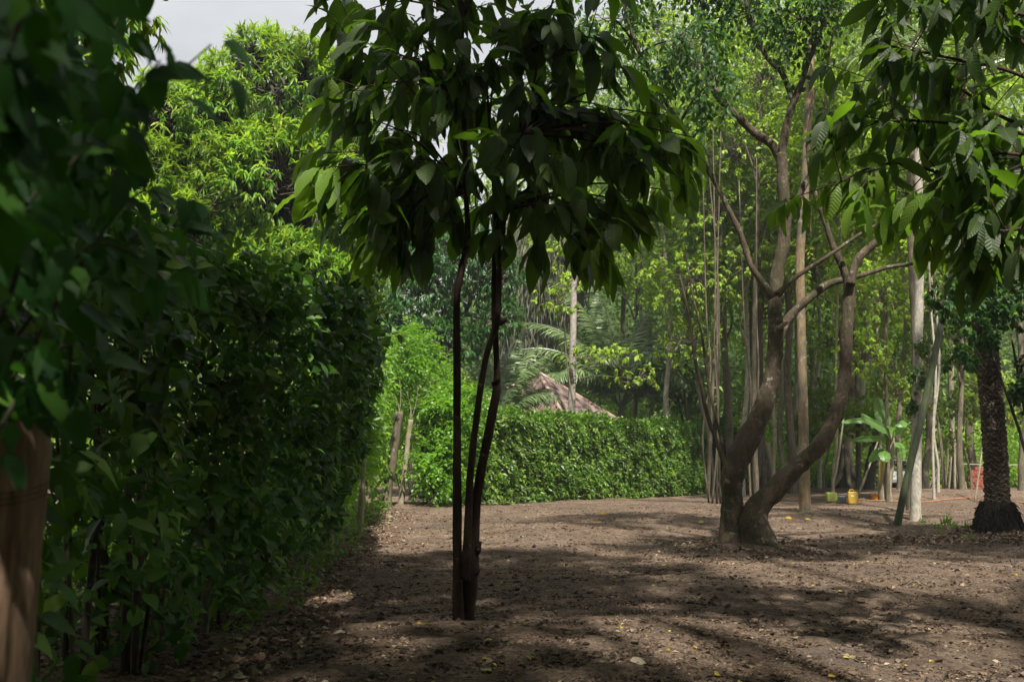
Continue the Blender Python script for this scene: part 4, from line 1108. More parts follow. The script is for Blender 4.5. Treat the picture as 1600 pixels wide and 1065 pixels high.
# ------------------------------------------------------------------ central cacao tree
def whorl(mb, tips, dirs, nl, L, mat=None, droop=.9, T=T_CACAO, spread=.8):
    C = np.repeat(np.array(tips), nl, 0); O = np.repeat(np.array(dirs), nl, 0); n = len(C)
    q = randn3(n); q[:, 2] *= .5; q /= np.linalg.norm(q, axis=1, keepdims=True)
    back = rng.random(n) * .28
    C = C - O * back[:, None] + randn3(n) * .015
    D = O * .5 + q * spread + np.array([0, 0, -droop]) * (.55 + .9 * rng.random((n, 1)))
    Nn = np.array([0, -.15, .8]) + q * .55 + randn3(n) * .28
    mb.leaves(T, C, D, Nn, L * (.50 + .62 * rng.random(n)), .55, .16, np.clip(np.repeat(rng.random(len(tips)), nl) * .4 + rng.random(n) * .6, 0, 1))
def cacao():
    b = G(722, 968); Y = b.y; s = Y / 1500
    t = thing("cacao_tree", "slender dark cacao tree with several thin stems and big drooping leaves, centre of the clearing", "tree", b)
    def path(l, yoff=0): return [P(x, y, Y + yoff + (dy if (dy := (e[0] if e else 0)) else 0)) for x, y, *e in l]
    def stem(pts, ws, off=0, rough=.12):
        mb = MB(); mb.tube([P(x, y, Y + off) for x, y in pts], [w * s / 2 * .86 for w in ws], 12, 6, rough, 9); mb.build("stem", B_CACAO, t, smooth=True)
    g = b.z
    stem([(717, 982), (716, 955), (715, 900), (714, 700), (714, 560), (714, 465), (723, 415), (731, 370), (728, 300), (726, 220), (724, 120), (722, 20), (720, -90)], [25, 21, 18, 15, 14, 13, 13, 11, 10, 9, 8, 7, 4], -.03)
    stem([(729, 982), (731, 950), (736, 900), (738, 860), (741, 832), (745, 780), (752, 735), (765, 668), (774, 622), (777, 590), (775, 545), (773, 500), (772, 420), (774, 340), (768, 250), (760, 120)], [26, 26, 27, 25, 20, 17, 17, 17, 17, 13, 12, 12, 9, 8, 6, 4], .05, .22)
    stem([(727, 905), (731, 830), (735, 740), (745, 650), (757, 570), (768, 530), (777, 500), (780, 420), (781, 330), (800, 250), (830, 150), (850, 40)], [20, 15, 13, 12, 11, 11, 12, 9, 8, 7, 5, 4], -.05)
    # snags on the thick base
    for (x0, y0, x1, y1, w) in ((742, 868, 750, 845, 12), (738, 900, 749, 888, 9), (775, 505, 792, 497, 12), (770, 600, 781, 588, 7)):
        mb = MB(); mb.tube([P(x0, y0, Y + .05), P((x0 + x1) / 2 + 1, (y0 + y1) / 2, Y), P(x1, y1, Y)], [w * s / 2, w * s / 2.2, w * s / 4], 8, 4, .5, 20); mb.build("snag", B_CACAO, t)
    # branches: (start, list of via, end) in pixels with depth offset at the end
    tips = [(500, 262, -.4), (475, 300, .1), (560, 250, .3), (540, 60, 0), (560, 20, .5), (610, 90, -.3), (600, 200, .2), (575, 330, .1), (590, 385, -.2), (560, 400, .3), (640, 345, .4), (650, 250, -.6),
            (620, 270, .2), (700, 330, .6), (690, 170, -.4), (660, 60, .3), (720, 60, -.6), (780, 40, .2), (840, 30, -.2), (800, 130, -.5), (860, 110, .5), (760, 200, .8), (830, 220, -.7), (740, 270, -.8),
            (900, 70, 0), (960, 170, .2), (1000, 200, -.3), (1040, 180, .4), (1065, 240, 0), (1010, 260, -.4), (960, 240, .5), (920, 300, -.2), (980, 330, .1), (930, 360, .4), (870, 330, -.5), (855, 280, .3),
            (800, 290, .9), (790, 360, -.1), (900, 170, .7), (640, 140, .7), (600, 140, -.6), (930, 60, -.4), (880, 240, -.9), (700, 240, 1.0), (580, 290, -.8), (1080, 280, .2), (945, 385, -.3), (650, 395, .2), (600, 20, .1), (520, 110, .3),
            (700, -60, .3), (620, -80, -.3), (800, -80, .2), (900, -60, -.2), (760, -160, 0), (660, -180, .4), (860, -180, .3), (640, 90, .2), (690, 30, -.2), (750, 110, -.3), (810, 70, .3), (740, 10, .3), (870, 50, -.3), (650, 170, .3), (790, 20, .5), (900, 110, .4), (850, 150, .2), (490, 240, .3), (1085, 215, -.2), (1060, 300, .3), (1010, 320, .2), (550, 140, -.2), (540, 95, .3), (1020, 140, .3), (980, 110, -.3), (530, 275, .2), (600, 320, .5), (625, 350, -.3), (680, 290, -.2), (660, 340, .2), (560, 180, -.3), (620, 40, .2), (680, 110, .1), (780, 90, 0), (720, 150, .3), (830, 170, .3)]
    cores = [(726, 300), (724, 160), (722, 30), (774, 330), (772, 260), (781, 330), (815, 210), (840, 90), (765, 180)]
    lf = MB(); lt = MB(); br = MB()
    TT, DD, TL, DL = [], [], [], []
    for x, y, dz in tips:
        e = P(x, y, Y + dz)
        c = min(cores, key=lambda q: (q[0] - x) ** 2 + (q[1] - y - 60) ** 2)
        a = P(c[0], c[1], Y)
        m = a.lerp(e, .5) + Vector((0, 0, .12 + .1 * rng.random()))
        br.tube([a, m, e], [.014, .010, .004], 6, 5, .1, 10)
        d = (e - m).normalized()
        bright = (x < 615 and y > 320) or x > 1030 or (x < 520) or (x > 900 and y > 320) or (abs(x - 610) < 25 and y < 100)  # tips given the lit leaf copy, chosen by frame position
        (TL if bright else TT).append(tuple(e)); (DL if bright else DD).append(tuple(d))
        for j in range(2):
            q = a.lerp(e, rng.uniform(.3, .95)); e2 = q + Vector(rng.normal(size=3)) * .22 + (e - a) * .15
            br.tube([q, e2], [.006, .003], 5, 3); TT.append(tuple(e2)); DD.append(tuple((e2 - q).normalized()))
    whorl(lf, TT, DD, 7, .39, droop=.65); ll = MB(); whorl(ll, TL, DL, 8, .38, droop=.75); ll.build("foliage", M_CACAO_LIT, t, smooth=True)
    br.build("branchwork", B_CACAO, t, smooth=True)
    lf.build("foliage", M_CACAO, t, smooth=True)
cacao()

# second cacao reaching in from the right
def cacao_r():
    b = Vector((5.3, 7.6, g1(5.3, 7.6)))
    t = thing("cacao_tree", "cacao tree reaching in from the right with large leaves, lowest ones glowing green", "tree", b)
    mb = MB(); fork = b + Vector((-.1, 0, 1.9))
    mb.tube([b - Vector((0, 0, .1)), b + Vector((.03, 0, .8)), fork, b + Vector((.1, .1, 4.0)), b + Vector((-.2, .2, 6.2))], [.09, .075, .07, .05, .03], 12, 6, .15, 8); mb.build("trunk", B_CACAO, t, smooth=True)
    br = MB(); TT, DD = [], []
    limbs = [((1700, 330), (1560, 300), (1400, 255), (1300, 290), 7.2), ((1720, 280), (1600, 210), (1450, 190), (1340, 190), 7.4), ((1720, 200), (1600, 120), (1480, 90), (1380, 70), 7.0),
             ((1720, 100), (1620, 30), (1500, 10), (1400, -10), 7.6), ((1740, 340), (1620, 300), (1520, 290), (1440, 320), 7.8), ((1740, 380), (1640, 350), (1580, 360), (1540, 360), 6.6), ((1700, 150), (1590, 60), (1500, -60), (1440, -120), 6.8),
             ((1700, 250), (1560, 180), (1460, 120), (1330, 130), 8.2), ((1720, 340), (1640, 260), (1560, 240), (1480, 270), 6.6), ((1760, 300), (1680, 100), (1600, -20), (1560, -100), 7.4)]
    for l in limbs:
        Y = l[4]; pts = [P(x, y, Y) for x, y in l[:4]]
        a = b + Vector((-.05, 0, max(1.6, pts[0].z - 1.0 - b.z)))
        br.tube([a] + pts, [.03, .022, .016, .011, .005], 7, 6, .1, 8)
        for i in range(3):
            for s_ in (.1, .25, .4, .55, .7, .85) if i else (.3, .7):
                q = pts[i].lerp(pts[i + 1], s_); e = q + Vector((rng.uniform(-.35, .15), rng.normal() * .35, rng.normal() * .22)) + (pts[i + 1] - pts[i]).normalized() * .15
                br.tube([q, e], [.006, .003], 5, 3); TT.append(tuple(e)); DD.append(tuple((e - q).normalized()))
        TT.append(tuple(pts[3])); DD.append(tuple((pts[3] - pts[2]).normalized()))
    TT = np.array(TT); DD = np.array(DD)
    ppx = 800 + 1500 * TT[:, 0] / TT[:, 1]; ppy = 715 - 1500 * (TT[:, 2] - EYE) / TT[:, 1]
    dk = (ppy < 170) | (ppx > 1500)  # upper and right tips take the dark leaf copy, the rest the lit one
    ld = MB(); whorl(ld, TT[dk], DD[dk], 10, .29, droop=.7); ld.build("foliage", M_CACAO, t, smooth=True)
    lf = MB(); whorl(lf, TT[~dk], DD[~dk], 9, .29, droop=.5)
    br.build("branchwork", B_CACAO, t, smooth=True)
    lf.build("foliage", M_CACAO_LIT, t, smooth=True)
cacao_r()

# ------------------------------------------------------------------ curved tree
def curved():
    b = G(1165, 843); Y = b.y; s = Y / 1500
    t = thing("curved_tree", "mossy tree with two boldly curved stems growing from one gnarled base", "tree", b)
    def st(name, l, off=0, n=20, rough=.24, rs=4.5, bk=B_CURVE):
        mb = MB(); mb.tube([P(x, y, Y + off + (e[0] if e else 0)) for x, y, w, *e in l], [q[2] * s / 2 * (.76 if q[1] < 790 else .82 if q[1] < 845 else 1.0) for q in l], n, 7, rough, rs); return mb.build(name, bk, t, smooth=True)
    st("stem", [(1148, 862, 58), (1148, 838, 52), (1146, 805, 44), (1143, 775, 42), (1143, 745, 48), (1155, 712, 50), (1178, 668, 43), (1196, 625, 38), (1208, 580, 35), (1212, 520, 32), (1211, 470, 29), (1215, 430, 27), (1223, 385, 25), (1228, 340, 24), (1223, 285, 23), (1221, 240, 23)], 0, 22)
    st("stem", [(1186, 868, 62), (1180, 838, 66), (1178, 812, 58), (1192, 785, 47), (1218, 757, 40), (1252, 724, 35), (1284, 690, 31), (1305, 650, 28), (1318, 603, 26), (1322, 558, 25), (1323, 513, 24), (1326, 468, 23), (1328, 428, 22)], -.15, 22)
    # limbs
    st("limb", [(1221, 250, 24), (1205, 225, 19), (1180, 208, 17), (1150, 180, 16), (1122, 150, 16), (1108, 115, 14), (1100, 60, 12), (1095, -20, 10), (1085, -120, 6)], .1)
    st("limb", [(1221, 250, 22), (1226, 210, 17), (1236, 172, 15), (1252, 130, 13), (1262, 100, 12), (1285, 40, 9), (1320, -40, 7)], 0)
    st("limb", [(1240, 160, 12), (1222, 115, 12), (1200, 92, 11), (1182, 55, 10), (1166, 5, 9), (1160, -80, 6)], .1)
    st("limb", [(1208, 465, 20), (1190, 440, 13), (1172, 412, 12), (1158, 368, 12), (1136, 322, 11), (1112, 275, 11), (1086, 236, 10), (1062, 192, 9), (1030, 145, 8), (1000, 85, 8), (975, 10, 6), (960, -80, 4)], -.3)
    st("limb", [(1228, 350, 20), (1240, 325, 14), (1262, 280, 13), (1296, 222, 12), (1338, 182, 11), (1375, 140, 9), (1430, 60, 7), (1480, -30, 5)], .2)
    st("limb", [(1215, 460, 16), (1240, 436, 9), (1270, 415, 8), (1304, 393, 8), (1355, 359, 7), (1400, 340, 5)], -.4)
    st("limb", [(1213, 545, 24), (1222, 515, 20), (1240, 488, 19), (1268, 463, 18), (1296, 443, 16), (1340, 432, 11), (1385, 418, 9), (1425, 412, 8), (1480, 400, 6)], .5)
    st("limb", [(1327, 445, 18), (1314, 412, 15), (1300, 380, 13), (1287, 340, 12), (1270, 290, 9), (1262, 220, 7), (1275, 140, 5)], -.1)
    st("limb", [(1329, 445, 19), (1341, 405, 17), (1370, 378, 15), (1402, 358, 13), (1440, 320, 11), (1490, 260, 9), (1540, 180, 6)], -.3)
    st("limb", [(1272, 290, 8), (1290, 210, 7), (1290, 140, 6), (1300, 60, 5), (1330, -30, 4)], .4, 8)
    st("limb", [(1142, 742, 28), (1132, 722, 12), (1120, 690, 9), (1106, 650, 8), (1095, 600, 8), (1086, 560, 7), (1078, 500, 5), (1062, 430, 4)], -.1, 10)
    st("limb", [(1134, 728, 14), (1128, 690, 7), (1116, 643, 7), (1104, 580, 6), (1096, 520, 5), (1080, 450, 4), (1070, 380, 3)], .1, 10)
    st("snag", [(1199, 862, 14), (1200, 845, 13), (1198, 828, 7)], -.4, 8, .6, 12)
    st("snag", [(1127, 850, 15), (1130, 815, 11), (1131, 780, 8)], -.1, 8, .3, 6)
    st("snag", [(1214, 512, 8), (1226, 506, 9), (1230, 503, 7)], -.25, 8, .6, 12, B_POST)
    # surface roots
    for x0, x1, y1, w in ((1150, 1118, 852, 22), (1190, 1222, 858, 20)):
        e = G(x1, y1); a = P(x0, 826, Y); mb = MB(); mb.tube([a, a.lerp(e, .6) - Vector((0, 0, .06)), e - Vector((0, 0, .06))], [w * s / 2 * 1.2, w * s / 2 * .8, .03], 8, 4, .3, 6); mb.build("root", B_CURVE, t, smooth=True)
    # thin twigs and hanging foliage of the crown
    tw = MB(); lf = MB()
    lob = [lobe_px(*l) for l in [(1060, 60, Y - .8, 70, 60), (1110, 130, Y - 1.2, 40, 50), (960, 30, Y - .5, 60, 50), (1170, 20, Y, 60, 40), (1250, 30, Y - .6, 60, 50), (1060, -80, Y, 100, 70), (1200, -110, Y, 110, 70), (1330, -60, Y - .5, 90, 60), (1180, 80, Y + .4, 40, 30), (1010, 110, Y - .4, 30, 40)]]
    C, O = lobes_clusters(lob, 430, .3, -1, .8, .12)
    sprays(lf, C, O, 3, 6, T_OV2, .135, .38, 1.1, .8, .35)
    cen = np.array(lob)[:, :3]; anch = [P(1100, 60, Y), P(1062, 192, Y), P(1262, 100, Y), P(1182, 55, Y), P(1000, 85, Y), P(1285, 40, Y), P(1095, -20, Y)]
    for c in cen:
        a = min(anch, key=lambda q: (q - Vector(c)).length); limb(tw, a, c, .03, .012, .05)
    for i in rng.choice(len(C), 200, replace=False):
        j = np.argmin(((C[i] - cen) ** 2).sum(1)); limb(tw, cen[j], C[i], .010, .004, 0, .1, 4, 2)
    tw.build("branchwork", B_DARK, t, smooth=True); lf.build("crown", M_SMALL, t)
curved()
# tall narrow trunks nearer than the wood
def tall(label, pts, ws, bk, Y=None, name="tall_tree", crown=True):
    g = G(*pts[0]) if Y is None else PG(pts[0][0], Y)
    s = g.y / 1500; t = thing(name, label, "tree" if crown else "pole", g)
    L = [g - Vector((0, 0, .15))] + [P(x, y, g.y) for x, y in pts[0:]]
    mb = MB(); mb.tube(L, [ws[0] * s / 2 * 1.25] + [w * s / 2 for w in ws], 16, 7, .1, 4)
    mb.build("trunk" if crown else "shaft", bk, t, smooth=True)
    if crown:
        x, y = pts[-1]; lob = [lobe_px(x, y - 60, g.y, 130, 60), lobe_px(x + 60, y - 20, g.y + 1, 90, 50), lobe_px(x - 70, y - 10, g.y + .6, 90, 50)]
        mb = MB(); leaf_ros(420, 9, T_OV2, .14, .6, .3)(mb, lob); mb.build("crown", M_FOREST, t)
    return t, g
tall("straight ochre trunk blotched with lichen, standing alone just right of the curved stems", [(1259, 800), (1258, 780), (1255, 650), (1252, 520), (1250, 400), (1257, 300), (1262, 200), (1268, 60)], [22, 17, 15, 14, 14, 14, 13, 12], B_OCHRE)
t, g = tall("tall whitish trunk with rust brown stain and lichen spots near the leaning pole", [(1431, 813), (1431, 790), (1432, 700), (1434, 560), (1436, 440), (1436, 350), (1434, 220), (1430, 60)], [19, 16, 15, 14, 14, 13, 12, 11], B_PALE)
mb = MB(); lob = [lobe_px(1432, 590, g.y - .2, 14, 22), lobe_px(1425, 640, g.y - .2, 10, 16), lobe_px(1440, 545, g.y - .2, 13, 14)]
leaf_ros(70, 6, T_OV2, .11, .6, .2)(mb, lob); mb.build("creeper", M_SMALL, t)
tall("dark green pole leaning to the right across the whitish trunk", [(1402, 820), (1418, 745), (1448, 615), (1472, 500), (1490, 415), (1505, 330)], [11, 11, 11, 10, 10, 9], B_BAMBOO, name="leaning_pole", crown=False)
tall("dark thick trunk leaning right behind the jerrycans", [(1356, 764), (1363, 715), (1378, 640), (1390, 560)], [20, 15, 12, 10], B_DARK, 46)
# thin vertical lianas / bamboo by the curved tree
for k, (x, Y, y0, y1) in enumerate([(1111, 33, 300, 715), (1118, 34, 330, 700), (1124, 33.5, 280, 690), (1106, 35, 380, 700), (1171, 31, 420, 640), (1177, 32, 380, 620)]):
    b = PG(x, Y); tp = P(x + rng.normal() * 3, y0, Y)
    o = MB(); o.tube([b, b.lerp(tp, .25) + Vector((rng.normal() * .10, 0, 0)), b.lerp(tp, .5) + Vector((rng.normal() * .12, 0, 0)), b.lerp(tp, .75) + Vector((rng.normal() * .10, 0, 0)), tp + Vector((rng.normal() * .3, 0, 3))], [.035, .032, .03, .025, .015], 6, 5)
    ob = o.build("liana", B_BROWN, None, True, b)
    tag(ob, ["brown liana left of the curved tree, third from the hedge side", "brown liana hanging close right of the third one by the curved tree", "rightmost brown liana of the four left of the curved tree", "leftmost brown liana of the four by the hedge corner",
             "thin liana between the curved tree and slim pale trunk, left one", "thin liana between the curved tree and slim pale trunk, right one"][k], "liana", "lianas hanging by the curved tree")

# ------------------------------------------------------------------ banana plant
def banana():
    b = G(1384, 781); s = b.y / 1500
    t = thing("banana_plant", "banana plant with broad light green leaves and one hanging yellow leaf", "banana plant", b)
    mb = MB(); tp = P(1393, 690, b.y)
    mb.tube([b - Vector((0, 0, .1)), b + Vector((0, 0, .3)), b.lerp(tp, .5), tp, P(1392, 672, b.y)], [.25, .20, .16, .10, .06], 12, 6, .18, 5); mb.build("stem", B_LIGHT, t, smooth=True)
    def leaf(pts, w, tearp=.25, mat=M_BANANA, tilt=0.0, dz=0):
        if mat is M_BANANA: w = w * .98
        Pn = [P(x, y, b.y + dd) for x, y, dd in pts]
        m = 26; V = []; A = []; F = []
        c = []
        for i in range(m + 1):
            f = i / m * (len(Pn) - 1); k = min(int(f), len(Pn) - 2); q = f - k
            p0 = Pn[max(k - 1, 0)]; p1 = Pn[k]; p2 = Pn[k + 1]; p3 = Pn[min(k + 2, len(Pn) - 1)]
            c.append(0.5 * ((2 * p1) + (p2 - p0) * q + (2 * p0 - 5 * p1 + 4 * p2 - p3) * q * q + (3 * p1 - p0 - 3 * p2 + p3) * q ** 3))
        for i in range(m + 1):
            tg = (c[min(i + 1, m)] - c[max(i - 1, 0)]).normalized()
            side = tg.cross(Vector((math.sin(tilt), -.75, .65 + tilt))).normalized(); up = side.cross(tg)
            y = i / m; wd = w * max(.03, math.sin(math.pi * min(1, max(0, (y - .14) / .86)) ** .8)) ** .55 if y > .14 else .025
            for q in (-1, -.5, 0, .5, 1):
                tear = rng.uniform(0, tearp) * w if abs(q) == 1 and rng.random() < .35 else 0
                V.append(tuple(c[i] + side * (q * wd - np.sign(q) * tear) + up * (-.28 * abs(q) ** 1.5 * wd + .02 * rng.normal() * abs(q)))); A.append((q, y, .5))
        for i in range(m):
            for q in range(4): F.append((i * 5 + q, i * 5 + q + 1, (i + 1) * 5 + q + 1, (i + 1) * 5 + q))
        mb = MB(); mb.polys(V, F, A); mb.tube(c[:-1:3] + [c[-1]], [.03] + [.018] * (len(c[:-1:3]) - 1) + [.006], 6, 2); return mb.build("leaf", mat, t, smooth=True)
    leaf([(1392, 690, 0), (1378, 664, -.3), (1350, 655, -.5), (1315, 660, -.4)], .17)
    leaf([(1393, 690, 0), (1385, 670, -.5), (1366, 658, -1.0), (1345, 648, -1.2)], .34, .15)
    leaf([(1393, 690, 0), (1384, 660, -.1), (1377, 640, .2), (1370, 620, .4)], .28, .15)
    leaf([(1394, 690, 0), (1398, 668, -.6), (1406, 660, -.9), (1412, 667, -1.1)], .30, .15)
    leaf([(1393, 690, 0), (1375, 684, .3), (1352, 684, .5), (1328, 688, .5)], .17)
    leaf([(1390, 700, 0), (1384, 708, -.6), (1383, 712, -.8), (1384, 722, -.9)], .22, .1)
    leaf([(1393, 700, 0), (1404, 694, .3), (1409, 702, .4), (1411, 718, .4)], .20, .3)
    leaf([(1388, 705, 0), (1375, 703, -.2), (1366, 712, -.3), (1358, 722, -.3)], .16, .3)
    o = leaf([(1390, 705, -.2), (1381, 715, -.3), (1379, 730, -.35), (1376, 756, -.35)], .085, .2, M_YELLOW); o['label'] = "hanging yellow dead leaf"
banana()

# ------------------------------------------------------------------ jerrycans and tubs
def rounded(c, sz, r, rz=0, seg=3):
    import bmesh
    bm = bmesh.new(); bmesh.ops.create_cube(bm, size=1)
    for v in bm.verts: v.co = Vector((v.co.x * sz[0], v.co.y * sz[1], v.co.z * sz[2]))
    bmesh.ops.bevel(bm, geom=bm.edges[:] + bm.verts[:], offset=r, segments=seg, affect='EDGES', profile=.5)
    M = Matrix.Translation(c) @ Matrix.Rotation(rz, 4, 'Z'); bm.transform(M)
    V = [tuple(v.co) for v in bm.verts]; F = [tuple(v.index for v in f.verts) for f in bm.faces]; bm.free()
    return V, F
def jerry(label, px, py, wpx, hpx, col, rz, lying=False):
    g = G(px, py); s = g.y / 1500; w = wpx * s; h = hpx * s
    t = thing("jerrycan", label, "jerrycan", g, "plastic containers on the ground by the banana plant")
    m = plain("plastic_" + ("lime" if lying else "yellow"), col, .38, 0, .12, 5, (.25, .18, .09), .35)
    body = MB(); hb = h if lying else h * .90
    V, F = rounded(g + Vector((0, 0, hb / 2)), (w, w * .62, hb), w * .11, rz); body.polys(V, F)
    body.build("body", m, t, smooth=True)
    rot = Matrix.Rotation(rz, 3, 'Z')
    def L(x, y, z): return g + rot @ Vector((x, y, z))
    if lying:
        hd = MB(); hd.tube([L(w * .42, 0, h * .2), L(w * .56, 0, h * .3), L(w * .56, 0, h * .6), L(w * .42, 0, h * .7)], [.02] * 4, 8, 4); hd.build("handle", m, t, smooth=True)
        c = MB(); c.tube([L(w * .48, .0, h * .86), L(w * .58, 0, h * .86)], [.035, .035], 12, 2); c.build("cap", plain("cap_red", (.25, .05, .03)), t, smooth=True)
    else:
        hd = MB(); hd.tube([L(-w * .30, 0, hb * .97), L(-w * .26, 0, h * 1.02), L(w * .06, 0, h * 1.02), L(w * .12, 0, hb * .97)], [.022] * 4, 8, 4); hd.build("handle", m, t, smooth=True)
        c = MB(); c.lathe(L(w * .30, 0, hb * .98), [(.0, .075), (.04, .075), (.042, .0)], 14); c.build("cap", plain("cap_dark", (.12, .06, .03)), t, smooth=True)
        sk = MB(); V, F = rounded(L(-.02, -w * .315, hb * .66), (w * .30, .006, hb * .14), .002, rz, 1); sk.polys(V, F); sk.build("sticker", plain("pale_sticker", (.6, .5, .48), .5, 0, .5, 20, (.3, .04, .04), .8), t)
jerry("lime green jerrycan lying on its side, leftmost container by the banana plant", 1299, 784, 16, 15, (.26, .30, .06), .12, True)
jerry("upright yellow jerrycan with a small sticker beside the blue grey tub", 1333, 787, 15, 21, (.46, .30, .04), -.2)
def tub():
    g = G(1316, 786); r = 6.6 * g.y / 1500
    t = thing("tub", "blue grey plastic tub between the two jerrycans", "tub", g, "plastic containers on the ground by the banana plant")
    m = plain("blue_grey_plastic", (.20, .28, .31), .4, 0, .35, 14, (.42, .44, .44), .6)
    mb = MB(); mb.lathe(g, [(0, 0), (r * .82, 0), (r, r * 1.55), (r * 1.04, r * 1.6), (r * .95, r * 1.6), (r * .78, .03), (0, .03)], 24); mb.build("body", m, t, smooth=True)
    mb = MB(); mb.lathe(g, [(r * 1.0, r * 1.5), (r * 1.08, r * 1.52), (r * 1.08, r * 1.62), (r * .98, r * 1.64)], 24); mb.build("rim", m, t, smooth=True)
tub()
def basin():
    g = G(1367, 781); r = 6 * g.y / 1500
    t = thing("basin", "small orange yellow plastic bowl behind the sandy heap", "bowl", g, "plastic containers on the ground by the banana plant")
    m = plain("orange_plastic", (.75, .30, .02), .35, 0, .1)
    mb = MB(); mb.lathe(g + Vector((0, 0, .02)), [(r * .7, 0), (r, r * 1.1), (r * 1.05, r * 1.12), (r * .93, r * 1.1), (r * .65, .02), (0, .02)], 20); mb.build("body", m, t, smooth=True)
    mb = MB(); mb.tube([g + Vector((-r, 0, r)), g + Vector((-r * .4, 0, r * 1.5)), g + Vector((r * .4, 0, r * 1.5)), g + Vector((r, 0, r))], [.012] * 4, 6, 4); mb.build("handle", m, t, smooth=True)
basin()
def bottle():
    g = G(1122, 763); r = 2.8 * g.y / 1500
    t = thing("bottle", "white plastic bottle standing by the hedge's far end", "bottle", g)
    m = plain("white_plastic", (.62, .62, .62), .35, 0, .05)
    mb = MB(); mb.lathe(g, [(0, 0), (r, 0), (r, r * 2.2), (r * .35, r * 3), (r * .35, r * 3.2)], 16); mb.build("body", m, t, smooth=True)
    mb = MB(); mb.lathe(g, [(r * .4, r * 3.2), (r * .4, r * 3.6), (0, r * 3.6)], 12); mb.build("cap", plain("cap_blue", (.4, .42, .5)), t, smooth=True)
bottle()
def cut_post(label, px, py, h, w):
    g = G(px, py); t = MB(); r = w / 1500 * g.y / 2; t.tube([g - Vector((0, 0, .1)), g + Vector((0, 0, h * .5)), g + Vector((0, 0, h))], [r * 1.1, r, r], 14, 4, .15, 4)
    tag(t.build("stump", B_BROWN, None, True, g), label, "stump")
cut_post("short round brown stump beside the white bottle", 1113, 762, .55, 10)

# orange rope along the ground
pts = [(1085, 766), (1120, 768), (1160, 772), (1215, 776), (1270, 779), (1310, 781), (1350, 782), (1400, 784), (1445, 785), (1480, 781), (1520, 779), (1560, 783), (1600, 787), (1640, 792)]
mb = MB(); L = [G(x, y) + Vector((0, 0, .03)) for x, y in pts]; mb.tube(L, [.017] * len(L), 6, 6)
tag(mb.build("rope", plain("faded_orange_rope", (.36, .15, .06), .8), None, True, L[0]), "faded orange rope lying along the ground past the jerrycans", "rope")

# stack of red hollow clay blocks
def blocks():
    g = PG(1532, 47); m = plain("fired_clay", (.36, .095, .055), .85, 0, .28, 5, (.45, .30, .24), .3)
    W_, D_, H_ = .27, .16, .145
    proto = MB(); V, F = rounded(Vector((0, 0, H_ / 2)), (W_ - .012, D_, H_ - .006), .006, 0, 1)
    # flat dark patches on the front face paint the shade of open holes
    proto.polys(V, F)
    me = None
    names = ["bottom", "second", "third", "fourth", "fifth", "sixth", "seventh", "top"]
    cols = ["leftmost", "second", "third", "fourth", "fifth"]
    hm = plain("hole_shade", (.05, .018, .012), .95)
    ob0 = proto.build("clay_block", m, None, False, (0, 0, 0))
    hb = MB()
    for cx in (-.085, 0, .085):
        for cz in (.04, .105):
            hb.box((cx, -D_ / 2 - .001, cz), (.055, .004, .038))
    ho = hb.build("hole", hm, ob0, False, (0, 0, 0))  # thin plates on the face; the hollow's darkness is only their colour
    k = 0
    for r in range(8):
        for c in range(5):
            if r == 7 and c in (0, 3): continue
            if k == 0: o, h = ob0, ho
            else:
                o = ob0.copy(); COL.objects.link(o); h = ho.copy(); COL.objects.link(h); h.parent = o
            o.location = (g.x + (c - 2) * W_ + rng.normal() * .008 + (.05 if r % 2 else 0), g.y + rng.normal() * .015, g.z - .01 + r * H_)
            o.rotation_euler.z = rng.normal() * .03 + .1
            tag(o, f"red clay block in the {names[r]} course of the stack, {cols[c]} from the left", "clay block", "red clay blocks stacked beside the scaly palm"); k += 1
blocks()
# horizontal rail
g0, g1_ = P(1492, 724, 49), P(1600, 726, 49)
t = thing("rail", "thin pale horizontal rail on stakes above the red block stack", "rail", (g0.x, g0.y, 0))
mb = MB(); mb.tube([g0, g0.lerp(g1_, .5) - Vector((0, 0, .03)), g1_], [.03, .03, .03], 8, 4); mb.build("bar", B_PALE, t, smooth=True)
for q in (g0, g1_):
    mb = MB(); mb.tube([Vector((q.x, q.y + .05, -.1)), q + Vector((0, .05, .1))], [.035, .03], 8, 2); mb.build("stake", B_LIGHT, t, smooth=True)
# bundle of leaning poles
ordn = ["leftmost", "second from left", "third from left", "fourth from left", "fifth from left", "sixth from left", "seventh from left", "eighth from left", "ninth from left", "tenth from left", "rightmost"]
for k, (x0, x1, y1, w) in enumerate([(1446, 1478, 700, 3), (1452, 1480, 695, 3), (1472, 1482, 680, 4), (1479, 1485, 670, 3), (1484, 1487, 660, 4), (1489, 1489, 665, 3), (1494, 1486, 672, 3), (1499, 1490, 670, 3), (1503, 1488, 690, 4), (1508, 1490, 695, 3), (1473, 1464, 650, 5)]):
    Y = 47 + .5 * math.sin(k * 2.1) if k < 10 else 39
    b = PG(x0, Y); tp = P(x1, y1, 47 + .15 * math.cos(k) if k < 10 else 39.4); r = w / 1500 * Y / 2
    mb = MB(); mb.tube([b - Vector((0, 0, .05)), b.lerp(tp, .5) + Vector((rng.normal() * .04, 0, 0)), tp], [r * 1.1, r, r * .8], 8, 4, .1, 5)
    lab = f"grey brown pole leaning in the bundle left of the block stack, {ordn[k]}" if k < 10 else "thicker pale leaning pole standing in front of the pole bundle"
    tag(mb.build("wooden_pole", B_LIGHT if k % 2 else B_BROWN, None, True, b), lab, "pole", "poles leaning together")
